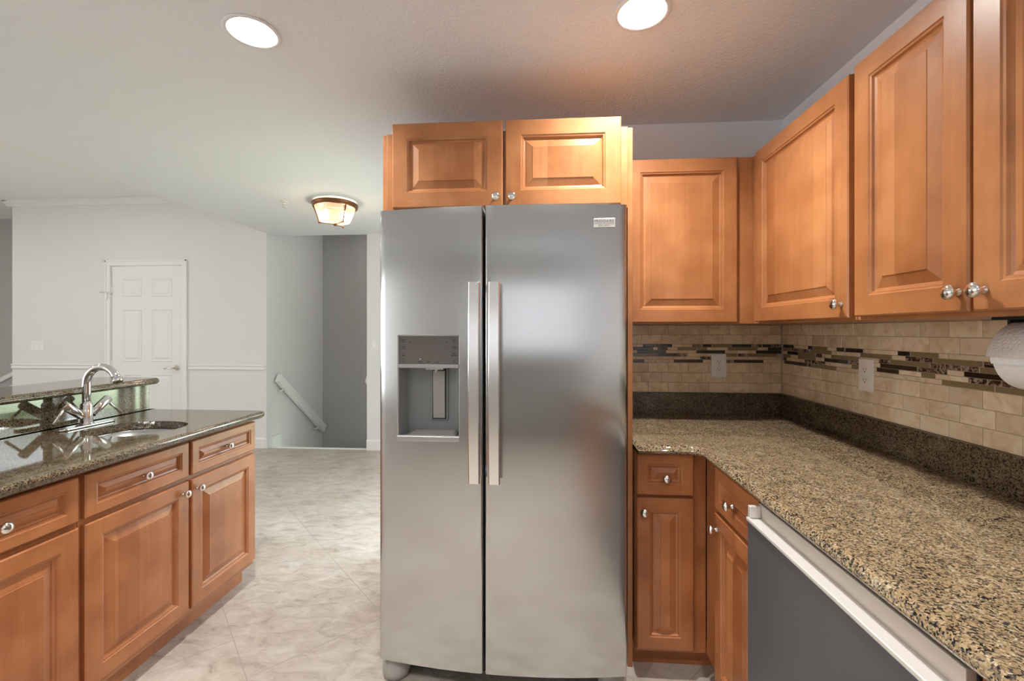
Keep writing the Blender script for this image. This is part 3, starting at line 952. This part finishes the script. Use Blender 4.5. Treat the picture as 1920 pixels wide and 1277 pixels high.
def switch(label, loc, n, kinds):
    t = thing('light_switch', label, 'light switch', loc)
    w = .035 + .046 * n - .011
    t['_w'] = (0.0, 0.0, 0.0)
    MB().box(-w / 2, w / 2, -.006, 0, -.058, .058).build('cover_plate', M['trim'], t, .002)
    for k in range(n):
        x = (k - (n - 1) / 2) * .046
        if kinds[k] == 'r':
            MB().box(x - .0165, x + .0165, -.010, -.005, -.033, .033).build('rocker', M['white'], t, .0015)
        else:
            MB().box(x - .006, x + .006, -.008, -.005, -.013, .013).box(x - .004, x + .004, -.018, -.008, -.002, .010).build('toggle', M['white'], t, .001)
    return t
switch('triple white light switch above the chair rail at the far left', (-6.04, YF, 1.172), 3, 'trt')
switch('single white light switch on the far wall beside the refrigerator edge', (-1.905, YF, 1.19), 1, 'r')

# ------------------------------------------------------------------ refrigerator
f = thing('refrigerator', 'tall stainless steel side-by-side refrigerator with two bar handles and water dispenser', 'refrigerator', (-.16, 1.95, 0))
FX0, FX1, FG = -.621, .298, -.2175
FZ0, FZ1 = .107, 1.803
def fy(x):
    return 1.582 + .18 * (x + .10) ** 2
def fridge_door(x0, x1, hole=None):
    mb = MB()
    yb = 1.70
    xs = [x0, x0 + .0015, x0 + .004, x0 + .008]
    n = 22
    xs += [x0 + .008 + (x1 - x0 - .016) * k / n for k in range(1, n)]
    xs += [x1 - .008, x1 - .004, x1 - .0015, x1]
    if hole:
        xs = [x for x in xs if abs(x - hole[0]) > .004 and abs(x - hole[1]) > .004] + [hole[0], hole[1]]
    xs = sorted(xs)
    def yy(x):
        d = min(x - x0, x1 - x)
        r = .008
        return fy(x) + (r - math.sqrt(max(0, r * r - (r - d) ** 2)) if d < r else 0)
    zs = [FZ0, FZ1] if not hole else [FZ0, hole[2], hole[3], FZ1]
    idx = {}
    vs = []
    for i, x in enumerate(xs):
        for j, z in enumerate(zs):
            idx[i, j] = len(vs); vs.append((x, yy(x), z))
    fs = []
    for i in range(len(xs) - 1):
        for j in range(len(zs) - 1):
            if hole and j == 1 and hole[0] - 1e-6 <= xs[i] and xs[i + 1] <= hole[1] + 1e-6:
                continue
            fs.append((idx[i, j], idx[i + 1, j], idx[i + 1, j + 1], idx[i, j + 1]))
    mb.add(vs, fs, 0, True)
    # sides, back, top and bottom
    mb.add([(x0, yy(x0), FZ0), (x0, yb, FZ0), (x0, yb, FZ1), (x0, yy(x0), FZ1)], [(0, 1, 2, 3)], 1)
    mb.add([(x1, yy(x1), FZ0), (x1, yb, FZ0), (x1, yb, FZ1), (x1, yy(x1), FZ1)], [(3, 2, 1, 0)], 1)
    for z in (FZ0, FZ1):
        vs = [(x, yy(x), z) for x in xs] + [(x1, yb, z), (x0, yb, z)]
        mb.add(vs, [tuple(range(len(vs)))], 1)
    mb.add([(x0, yb, FZ0), (x1, yb, FZ0), (x1, yb, FZ1), (x0, yb, FZ1)], [(0, 1, 2, 3)], 1)
    return mb
HOLE = (-.541, -.307, .945, 1.334)
ld = fridge_door(FX0, FG - .0045, HOLE).build('door', [M['steel'], M['gplastic']], f)
rd = fridge_door(FG + .0045, FX1).build('door', [M['steel'], M['gplastic']], f)
for o_ in (ld, rd):
    o_['_w'] = tuple(f['_w'])
MB().box(FX0 + .012, FX1 - .012, 1.715, 2.352, .03, 1.775).build('body', M['gplastic'], f, .004)
MB().box(FX0 + .02, FX1 - .02, 1.70, 1.715, .115, 1.79).build('gasket', M['dark'], f)
for x in (FX0 + .05, FX1 - .05):
    MB().box(x - .035, x + .035, 1.65, 1.80, 1.776, 1.812).build('hinge_cover', M['gplastic'], f, .006)
MB().box(FX0 + .09, FX1 - .09, 1.71, 1.73, .02, .10).build('base_grille', M['dark'], f)
for x in (FX0 + .042, FX1 - .042):
    fo = MB().lathe([(.030, .0), (.048, .008), (.055, .030), (.053, .052), (.040, .078), (.030, .09)], (x, 1.70, .0), 'z', 24)
    fo.build('foot', M['gplastic2'], f)
# handles: flat bars bowed outwards, turned in at both ends
def handle(xc, side):
    mb = MB()
    prof = []
    n = 26
    z0, z1 = .808, 1.522
    for k in range(n + 1):
        t = k / n; z = z0 + (z1 - z0) * t
        u = abs(2 * t - 1)
        bow = .056 - .012 * u ** 2 - (.0 if u < .955 else .0)
        prof.append((z, bow))
    w = .0205
    vs, fs = [], []
    sec = [(-w, .012), (-w, .003), (-w + .004, 0), (w - .004, 0), (w, .003), (w, .012), (w - .003, .016), (-w + .003, .016)]
    ys = fy(xc)
    for z, bw in prof:
        for a, dpt in sec:
            vs.append((xc + a, ys - bw + dpt, z))
    m = len(sec)
    for i in range(n):
        for k in range(m):
            fs.append((i * m + k, i * m + (k + 1) % m, (i + 1) * m + (k + 1) % m, (i + 1) * m + k))
    fs.append(tuple(range(m))); fs.append(tuple(range(n * m, (n + 1) * m)))
    mb.add(vs, fs, 0)
    # standoffs
    for z in (z0 + .004, z1 - .028):
        mb.box(xc - .014, xc + .014, ys - .040, ys + .002, z, z + .024)
    return mb
handle(-.247, -1).build('handle', M['handle'], ld, .0015)
handle(-.175, 1).build('handle', M['handle'], rd, .0015)
# badge
bx0, bx1, bz0, bz1 = .175, .253, 1.7195, 1.7525
by = fy(.215) - .001
bd = MB().box(bx0, bx1, by - .003, by + .006, bz0, bz1).build('badge', M['badge'], rd, .0012)
bd['label'] = 'small pale metal name badge'
bd['_w'] = tuple(f['_w'])
fw = Vector(f['_w'])
text_mesh('FRIGIDAIRE', .0122, M['inkgrey'], 'lettering', bd, Vector(((bx0 + bx1) / 2, by - .0031, 1.7418)) - fw, space=1.12)
text_mesh('GALLERY', .0062, M['inkgrey'], 'lettering', bd, Vector(((bx0 + bx1) / 2, by - .0031, 1.7265)) - fw, space=1.7)
MB().box(bx0 + .003, bx1 - .003, by - .0034, by - .0028, 1.7335, 1.7342).build('line', M['inkgrey'], bd)

# water and ice dispenser set into the left door
hx0, hx1, hz0, hz1 = HOLE
yl, yr = fy(hx0), fy(hx1)
yc = (yl + yr) / 2 - .004
b_ = MB()
# bezel frame
b_.box(hx0 - .002, hx0 + .004, yc - .001, yc + .02, hz0, hz1); b_.box(hx1 - .004, hx1 + .002, yc - .001, yc + .02, hz0, hz1)
b_.box(hx0, hx1, yc - .001, yc + .02, hz1 - .004, hz1 + .002)
b_.box(hx0 + .004, hx1 - .004, yc - .003, yc + .03, 1.2125, 1.2255)
bez = b_.build('dispenser_bezel', M['gtrim'], ld, .0012)
bez['_w'] = tuple(f['_w'])
pan = MB().box(hx0 + .004, hx1 - .004, yc + .002, yc + .02, 1.2255, hz1 - .004).build('control_panel', M['gpanel'], ld, .001)
pan['_w'] = tuple(f['_w']); pan['label'] = 'dark glossy control panel with small printed words'
# cavity: rounded inner corners
yi = yc + .086
mb = MB()
sect = []
a0, a1 = hx0 + .004, hx1 - .004
cr = .045
sect.append((a0, yc + .004))
for k in range(9):
    t = PI / 2 * k / 8
    sect.append((a0 + .012 + cr * (1 - math.cos(t)), yi - cr + cr * math.sin(t)))
for k in range(9):
    t = PI / 2 * (1 - k / 8)
    sect.append((a1 - .006 - cr * .6 * (1 - math.cos(t)), yi - cr * .6 + cr * .6 * math.sin(t)))
sect.append((a1, yc + .004))
vs = [(x, y, hz0 + .012) for x, y in sect] + [(x, y, 1.215) for x, y in sect]
n = len(sect)
mb.add(vs, [(i, i + 1, n + i + 1, n + i) for i in range(n - 1)], 0, True)
mb.add([(x, y, 1.2149) for x, y in sect], [tuple(range(n))], 0)
mb.add([(x, y, hz0 + .013) for x, y in sect], [tuple(range(n))[::-1]], 0)
mb.build('dispenser_recess', M['gplastic'], ld, fixn=False)
tr = MB()
tr.box(hx0 - .001, hx1 + .001, yc - .010, yc + .006, hz0 - .002, hz0 + .019)
tr.build('drip_ledge', M['gtrim'], ld, .004)
tr = MB(); tr.box(hx0 + .035, hx1 - .02, yc + .014, yi - .012, hz0 + .013, hz0 + .019)
for k in range(6):
    y = yc + .022 + k * .011
    tr.box(hx0 + .045, hx1 - .03, y, y + .004, hz0 + .019, hz0 + .022)
tr.build('drip_tray', M['gplastic2'], ld, .001)
# paddle and nozzle
xm = -.402
pb = MB().box(xm - .034, xm + .034, yi - .010, yi + .002, 1.003, 1.207).build('paddle_frame', M['gplastic'], ld, .006)
MB().box(xm - .027, xm + .027, yi - .0115, yi - .009, 1.010, 1.201).build('paddle_recess', M['dark'], ld)
pd = MB()
pd.prism([(yi - .015, 1.014), (yi - .009, 1.014), (yi - .009, 1.197), (yi - .020, 1.197), (yi - .020, 1.10)], xm - .023, xm + .023, 'yz')
pd.build('paddle', M['gplastic2'], ld, .002)
nz = MB().box(xm - .042, xm + .025, yc + .03, yi - .03, 1.203, 1.2125)
nz.lathe([(.006, 0), (.006, .016)], (xm - .005, yc + .05, 1.192), 'z', 12)
nz.build('nozzle', M['gtrim'], ld, .001)
# printed words on the control panel
py = yc + .0017
def word(txt, x, z, s=.0042):
    text_mesh(txt, s, M['ink'], 'lettering', pan, Vector((x, py, z)) - fw, ext=.0001)
def px(q):
    return hx0 + .002 + (q - 75) / (1790 - 75) * (hx1 - hx0 - .004)
def pz(q):
    return 1.334 - (q - 130) / (975 - 130) * (1.334 - 1.2255)
for txt, x, z in (('Freezer', 220, 272), ('Temp', 220, 325), ('Control', 225, 472), ('Lock', 228, 522), ('Air', 220, 672), ('Reset', 220, 720),
                  ('Frig', 1635, 265), ('Temp', 1635, 318), ('Reset', 1640, 467), ('Air Filter', 1635, 518), ('Reset', 1640, 668), ('Water Filter', 1635, 718)):
    word(txt, px(x), pz(z), .0048)
for txt, x, s in (('Water', 690, .0052), ('Cube', 920, .0052), ('Crush', 1155, .0052)):
    word(txt, px(x), pz(903), s)
for x in (403, 1438):
    word('+', px(x), pz(350), .009); word('\u2013', px(x), pz(465), .007)
MB().lathe([(.0019, 0), (.0019, .0006)], (px(690), py + .0003, pz(822)), '-y', 12).build('indicator', M['white'], pan)
for x in (225, 1638):
    ic = MB()
    for k in range(14):
        a, b2 = 2 * PI * k / 14, 2 * PI * (k + 1) / 14
        r0, r1 = .0018, .0025
        ic.add([(px(x) + r * math.cos(t), py, pz(885) + r * math.sin(t)) for r, t in ((r0, a), (r1, a), (r1, b2), (r0, b2))], [(0, 1, 2, 3)])
    ic.box(px(x) - .0009, px(x) + .0009, py - .0002, py + .0002, pz(935), pz(915))
    ic.build('icon', M['ink'], pan)

# ------------------------------------------------------------------ paper towel
t = thing('paper_towel_roll', 'white paper towel roll hanging under the wall cabinet at the right', 'paper towel', (1.045, .92, 1.295))
mb = MB(); vs, fs = [], []
n = 64
R0 = .0725
ya, yb_ = 1.035, .765
prof = []
for k in range(n + 1):
    a = math.radians(192) - 2 * PI * k / n
    prof.append((R0 + (.0045 if k < 4 else .0045 * max(0, 1 - (k - 4) / 22)), a))
xc, zc = 1.047, 1.2945
def rp(r, a, y):
    return (xc + r * math.cos(a), y, zc + r * math.sin(a))
for r, a in prof:
    vs += [rp(r, a, ya), rp(r, a, yb_)]
for k in range(n):
    fs.append((2 * k, 2 * k + 1, 2 * k + 3, 2 * k + 2))
mb.add(vs, fs, 0, True)
for y in (ya, yb_):
    m = len(prof)
    mb.add([rp(r, a, y) for r, a in prof] + [rp(.02, a, y) for r, a in prof], [(i, i + 1, m + i + 1, m + i) for i in range(m - 1)])
mb.build('roll', M['paper'], t)
mb = MB()   # loose end of the sheet
vs, fs = [], []
for k in range(9):
    a = math.radians(104 + 9.6 * k)
    r = R0 + .0046 + (.0006, .0022, .0052)[k - 6] * (k > 5) if k > 5 else R0 + .0046
    vs += [rp(r, a, ya + .003), rp(r, a, yb_ - .003)]
for k in range(8):
    fs.append((2 * k, 2 * k + 1, 2 * k + 3, 2 * k + 2))
mb.add(vs, fs, 0, True)
o = mb.build('loose_sheet', M['paper'], t, fixn=False)
md = o.modifiers.new('thickness', 'SOLIDIFY'); md.thickness = .0012
MB().lathe([(.019, yb_ - .0), (.019, ya)], (xc, 0, zc), 'y', 20).build('core_tube', M['ivory'], t)
hdr = thing('towel_holder', 'black under-cabinet bracket holding the paper towel roll', 'towel holder', (1.045, .92, UZ0))
mb = MB().box(1.01, 1.20, .755, 1.075, UZ0 - .006, UZ0 + .0)
mb.build('mounting_plate', M['dark'], hdr, .001)
for y in (1.055, .748):
    MB().box(1.03, 1.06, y, y + .006, 1.285, UZ0 - .006).build('arm', M['dark'], hdr, .001)
for y0, y1 in ((.754, .764), (1.0455, 1.056)):
    MB().lathe([(.017, y0), (.017, y1)], (xc, 0, zc), 'y', 16).build('hub', M['dark'], hdr)

# ------------------------------------------------------------------ island
IX = -1.562
def island_cabinet(label, y0, y1, fronts):
    c = thing('base_cabinet', label, 'cabinet', (IX, (y0 + y1) / 2, 0))
    a, b = y0 + .001, y1 - .001
    # open box: bottom, two ends, back, face frame
    mb = MB().box(-2.175, -1.580, a, b, .10, .118).box(-2.175, -1.580, a, a + .018, .118, .876).box(-2.175, -1.580, b - .018, b, .118, .876)
    mb.box(-2.175, -2.165, a + .018, b - .018, .118, .876)
    mb.box(-1.58, IX, a, a + .03, .10, .876).box(-1.58, IX, b - .03, b, .10, .876)
    for p, q in ((.10, .14), (.68, .72), (.855, .876)):
        mb.box(-1.58, IX, a + .03, b - .03, p, q)
    if len(fronts) > 1:
        m_ = (fronts[0][1] + fronts[1][0]) / 2
        mb.box(-1.58, IX, m_ - .02, m_ + .02, .14, .68).box(-1.58, IX, m_ - .02, m_ + .02, .72, .855)
    mb.box(-2.175, -1.622, a, b, 0, .10)
    mb.build('carcass', BL, c, .001)
    for a, b, kx in fronts:
        w = b - a
        front('drawer', c, 'island', (IX, a, .714), w, .150, (w / 2, .076), .036, True)
        front('door', c, 'island', (IX, a, .128), w, .566, (kx if kx > 0 else w + kx, .522), .056, True)
    return c
island_cabinet('maple sink base of the island with two doors and two drawers by its open end', 1.37, 2.265, [(1.380, 1.816, -.032), (1.832, 2.258, .030)])
island_cabinet('maple island cabinet cut by the left frame edge, left of the sink base', .92, 1.37, [(.928, 1.360, .03)])
# granite top with the sink opening
SC = (-1.812, 1.845)
def sup(rx, ry, n=48, e=2.4):
    out = []
    for k in range(n):
        a = 2 * PI * k / n
        c_, s_ = math.cos(a), math.sin(a)
        out.append((SC[0] + rx * math.copysign(abs(c_) ** (2 / e), c_), SC[1] + ry * math.copysign(abs(s_) ** (2 / e), s_)))
    return out
out = fillet([(-1.507, .90), (-1.507, 2.318), (-2.30, 2.318), (-2.30, 2.298), (-2.178, 2.298), (-2.178, .90)], [.02, .05, .02, 0, 0, 0])
o = slab('countertop', out, CZ0, CZ1, .0175, M['dgranite'], hole=sup(.185, .155), origin=(-1.84, 1.6, CZ0))
tag(o, 'polished dark granite top of the island around the small bar sink', 'countertop')
# pony wall, its granite face and the raised bar
struct(MB().box(-2.32, -2.199, .90, 2.293, 0, 1.054).build('wall_island', M['trim']))
o = MB().box(-2.198, -2.179, .90, 2.288, CZ1 + .001, 1.054).build('upstand', M['dgranite'], None, .0015, origin=(-2.19, 1.6, CZ1))
tag(o, 'polished granite face behind the faucet, under the raised bar', 'backsplash')
out = fillet([(-2.125, .88), (-2.125, 2.315), (-2.51, 2.36), (-2.51, .88)], [.02, .04, .10, .02])
o = slab('bar_top', out, 1.055, 1.089, .017, M['dgranite'], origin=(-2.3, 1.6, 1.055))
tag(o, 'raised granite bar ledge with a rounded end behind the faucet', 'countertop')
# sink
s = thing('sink', 'small stainless steel bar sink let into the island granite', 'sink', (SC[0], SC[1], CZ0 - .15))
mb = MB()
rings = []
for k, (dr, z) in enumerate([(.022, CZ0 - .001), (.002, CZ0 - .001), (-.002, CZ0 - .006), (-.008, CZ0 - .09), (-.020, CZ0 - .125), (-.050, CZ0 - .143), (-.10, CZ0 - .147)]):
    rings.append([(x, y, z) for x, y in sup(.185 + dr, .155 + dr * .9)])
n = 48
for a, b2 in zip(rings, rings[1:]):
    mb.add(a + b2, [(i, (i + 1) % n, n + (i + 1) % n, n + i) for i in range(n)], 0, True)
mb.add(rings[-1], [tuple(range(n))], 0)
o = mb.build('bowl', M['bowl'], s, fixn=False)
md = o.modifiers.new('thickness', 'SOLIDIFY'); md.thickness = .0012
MB().lathe([(.042, 0), (.042, .002), (.030, .0015), (.028, -.001), (.0001, -.001)], (SC[0], SC[1], CZ0 - .146), 'z', 24).build('drain', M['chrome'], s)
# faucet
fx, fyy = -2.083, 1.868
fa = thing('faucet', 'chrome gooseneck bar faucet with crossed lever handles on the island', 'faucet', (fx, fyy, CZ1))
pl = fillet([(fx - .026, fyy - .125), (fx + .026, fyy - .125), (fx + .026, fyy + .125), (fx - .026, fyy + .125)], .0255, 8)
slab('base_plate', pl, CZ1 + .0003, CZ1 + .010, .004, M['chrome'], parent=fa, origin=(fx, fyy, CZ1), nseg=3)
body = MB().lathe([(.026, .010), (.026, .016), (.0225, .018), (.0225, .098), (.019, .104), (.017, .106)], (fx, fyy, CZ1), 'z', 28)
body.build('body', M['chrome'], fa)
ZT = .188
pts = [(fx, fyy, CZ1 + .10), (fx, fyy, CZ1 + .16), (fx, fyy, CZ1 + ZT)]
RA = .083
for k in range(1, 21):
    a = PI * k / 20 * .87
    pts.append((fx + RA - RA * math.cos(a), fyy - .012 * k / 20, CZ1 + ZT + RA * math.sin(a)))
p_end = Vector(pts[-1]); dirv = (Vector(pts[-1]) - Vector(pts[-2])).normalized()
MB().tube(pts, .0158, 18).build('spout', M['chrome'], fa)
MB().tube([p_end - dirv * .004, p_end + dirv * .004, p_end + dirv * .0042, p_end + dirv * .020], [.0165, .0165, .0185, .0185], 18).build('aerator', M['chrome'], fa)
for sgn in (-1, 1):
    st = Vector((fx, fyy + sgn * .012, CZ1 + .045))
    dv = Vector((0, sgn * math.sin(math.radians(52)), math.cos(math.radians(52)))).normalized()
    b0, b1 = st + dv * .012, st + dv * .112
    hb = MB().tube([b0, b0 + dv * .001, b1 - dv * .002, b1], [.0165, .0185, .0185, .0165], 20)
    ho = hb.build('handle', M['chrome'], fa)
    ho['_w'] = tuple(fa['_w'])
    q = st + dv * .098
    dl = Vector((.15, sgn * .66, -.74)).normalized()
    MB().tube([q, q + dl * .03, q + dl * .092], [.0058, .0055, .0062], 12).build('lever', M['chrome'], ho)

# ------------------------------------------------------------------ ceiling fittings
LBL = ['recessed downlight in the kitchen ceiling toward the island side, glowing', 'recessed downlight in the kitchen ceiling above the counter side, glowing',
       'added recessed downlight behind the viewer on the island side', 'added recessed downlight behind the viewer on the counter side']
for (x, y), lb in zip(LAMPS, LBL):
    t = thing('recessed_light', lb, 'ceiling light', (x, y, KC), 'recessed kitchen ceiling lights')
    MB().lathe([(.0785, .0), (.094, -.001), (.096, -.004), (.092, -.0075), (.084, -.008), (.077, -.003), (.074, .004)], (x, y, KC), 'z', 48, cap=False).build('trim_ring', M['trim'], t)
    MB().lathe([(.0755, -.002), (.070, .020), (.058, .060)], (x, y, KC), 'z', 48, cap=False).build('reflector', M['canwhite'], t)
    MB().lathe([(.0001, .059), (.058, .059)], (x, y, KC), 'z', 40, cap=False).build('lens', M['lens'], t, fixn=False)
# living room disc lights, the first just outside the left edge of the view, the others added as fill
for k, (x, y) in enumerate([(-4.75, 3.25), (-4.75, .7), (-6.9, 3.25), (-6.9, .7)]):
    t = thing('disc_light', ['round disc light on the living room ceiling by the far door', 'added round disc light on the living room ceiling beyond the island',
                             'added round disc light on the living room ceiling toward the hall', 'added round disc light on the living room ceiling toward the big window'][k], 'ceiling light', (x, y, HC), 'living room disc lights')
    MB().lathe([(.0001, -.002), (.10, -.002), (.115, -.006), (.12, -.014), (.11, -.022), (.10, -.022)], (x, y, HC), 'z', 40, cap=False).build('trim_ring', M['trim'], t)
    MB().lathe([(.0001, -.026), (.07, -.025), (.101, -.021)], (x, y, HC), 'z', 40, cap=False).build('lens', M['disc'], t, fixn=False)
# flush lamp of seeded glass in a bronze frame
x, y = -1.765, 3.62
t = thing('flush_ceiling_lamp', 'bronze flush ceiling lamp with lit seeded glass bowl near the stair', 'ceiling light', (x, y, KC))
MB().lathe([(.0001, -.014), (.112, -.014), (.118, -.008), (.118, .0)], (x, y, KC), 'z', 48, cap=False).build('canopy', M['bronze'], t)
MB().lathe([(.160, -.014), (.180, -.014), (.185, -.019), (.185, -.028), (.177, -.034), (.181, -.040), (.179, -.050), (.168, -.053), (.160, -.046), (.160, -.014)], (x, y, KC), 'z', 56, cap=False).build('ring', M['bronze'], t)
for k in range(3):
    a = math.radians(145 + 120 * k)
    MB().tube([(x + .10 * math.cos(a), y + .10 * math.sin(a), KC - .012), (x + .165 * math.cos(a), y + .165 * math.sin(a), KC - .022)], .004, 8).build('strut', M['bronze'], t)
MB().lathe([(.163, -.040), (.158, -.065), (.146, -.10), (.128, -.145), (.118, -.168), (.08, -.178), (.0001, -.180)], (x, y, KC), 'z', 48, cap=False).build('glass_bowl', M['lampglass'], t, fixn=False)
for k in range(3):
    a = math.radians(205 + 120 * k)
    ca, sa = math.cos(a), math.sin(a)
    rb = [(x + r * ca, y + r * sa, KC + z) for r, z in ((.172, -.040), (.160, -.075), (.146, -.11), (.134, -.145), (.126, -.180), (.125, -.192))]
    MB().tube(rb, .0058, 8).build('rib', M['bronze'], t)
    MB().tube([(x + .126 * ca, y + .126 * sa, KC - .184), (x + .01 * ca, y + .01 * sa, KC - .188)], .0040, 8).build('cross_arm', M['bronze'], t)
MB().lathe([(.0001, -.205), (.010, -.200), (.016, -.192), (.014, -.183), (.006, -.180)], (x, y, KC), 'z', 18).build('finial', M['bronze'], t)
for k in range(2):
    a = math.radians(25 + 180 * k)
    cx, cy = x + .075 * math.cos(a), y + .075 * math.sin(a)
    so = MB().lathe([(.016, -.02), (.016, -.065), (.010, -.07)], (cx, cy, KC), 'z', 16).build('socket', M['bronze'], t)
    so['_w'] = tuple(t['_w'])
    MB().lathe([(.010, -.068), (.018, -.082), (.029, -.105), (.031, -.122), (.024, -.142), (.010, -.151), (.0001, -.152)], (cx, cy, KC), 'z', 20).build('bulb', M['bulb'], so)
# lamp of the stairwell, its glass just showing under the header
x, y = -2.12, 5.45
t = thing('stair_ceiling_lamp', 'small lit dome lamp peeping below the header of the stair opening', 'ceiling light', (x, y, 2.73))
MB().lathe([(.05, 0), (.13, 0), (.135, -.02), (.12, -.03), (.05, -.03)], (x, y, 2.73), 'z', 32, cap=False).build('canopy', M['bronze'], t)
MB().lathe([(.118, -.03), (.11, -.06), (.08, -.10), (.04, -.118), (.0001, -.122)], (x, y, 2.73), 'z', 32, cap=False).build('globe', M['globe'], t, fixn=False)
# sprinkler
x, y = -2.19, 3.575
t = thing('fire_sprinkler', 'small white and chrome sprinkler head on the ceiling left of the bronze lamp', 'sprinkler', (x, y, KC))
MB().lathe([(.036, 0), (.036, -.003), (.026, -.008), (.012, -.010)], (x, y, KC), 'z', 28).build('escutcheon', M['trim'], t)
mb = MB().lathe([(.009, -.008), (.009, -.022), (.005, -.024)], (x, y, KC), 'z', 14)
mb.tube([(x - .008, y, KC - .020), (x - .013, y, KC - .034), (x - .004, y, KC - .048)], .0022, 8)
mb.tube([(x + .008, y, KC - .020), (x + .013, y, KC - .034), (x + .004, y, KC - .048)], .0022, 8)
mb.build('sprinkler_frame', M['chrome'], t)
MB().lathe([(.004, -.046), (.016, -.050), (.016, -.052), (.004, -.054)], (x, y, KC), 'z', 20).build('deflector', M['chrome'], t)

# ------------------------------------------------------------------ stair handrail
t = thing('stair_handrail', 'thick white handrail sloping down the stairwell wall beyond the island', 'handrail', (-3.12, 5.02, .8))
P0, P1 = Vector((-3.12, 4.985, .80)), Vector((-3.12, 6.06, -.035))
dv = (P1 - P0).normalized(); nv = Vector((0, -dv.z, dv.y))
mb = MB()
sec = [(-.025, -.055), (.025, -.055), (.030, -.045), (.030, .035), (.020, .052), (-.020, .052), (-.028, .035)]
vs = [P0 + Vector((a, 0, 0)) + nv * b_ for a, b_ in sec] + [P1 + Vector((a, 0, 0)) + nv * b_ for a, b_ in sec]
m = len(sec)
mb.add(vs, [tuple(range(m)), tuple(range(m, 2 * m))] + [(i, (i + 1) % m, m + (i + 1) % m, m + i) for i in range(m)])
mb.build('rail', M['trim'], t, .004)
for q in (.12, .88):
    p = P0.lerp(P1, q)
    MB().tube([p - nv * .05, p - nv * .085, p - nv * .09 + Vector((-.058, 0, 0))], [.012, .010, .012], 10).build('bracket', M['trim'], t)
t = thing('stair_handrail', 'white handrail end peeping past the wall edge beside the refrigerator', 'handrail', (-2.03, 5.0, .85))
P0, P1 = Vector((-2.035, 4.985, .80)), Vector((-2.035, 6.06, -.035))
mb = MB()
vs = [P0 + Vector((a, 0, 0)) + nv * b_ for a, b_ in sec] + [P1 + Vector((a, 0, 0)) + nv * b_ for a, b_ in sec]
mb.add(vs, [tuple(range(m)), tuple(range(m, 2 * m))] + [(i, (i + 1) % m, m + (i + 1) % m, m + i) for i in range(m)])
mb.build('rail', M['trim'], t, .004)
p = P0.lerp(P1, .12)
MB().tube([p - nv * .05, p - nv * .085, p - nv * .09 + Vector((.04, 0, 0))], [.012, .010, .012], 10).build('bracket', M['trim'], t)

for o in bpy.data.objects:
    if '_w' in o:
        del o['_w']
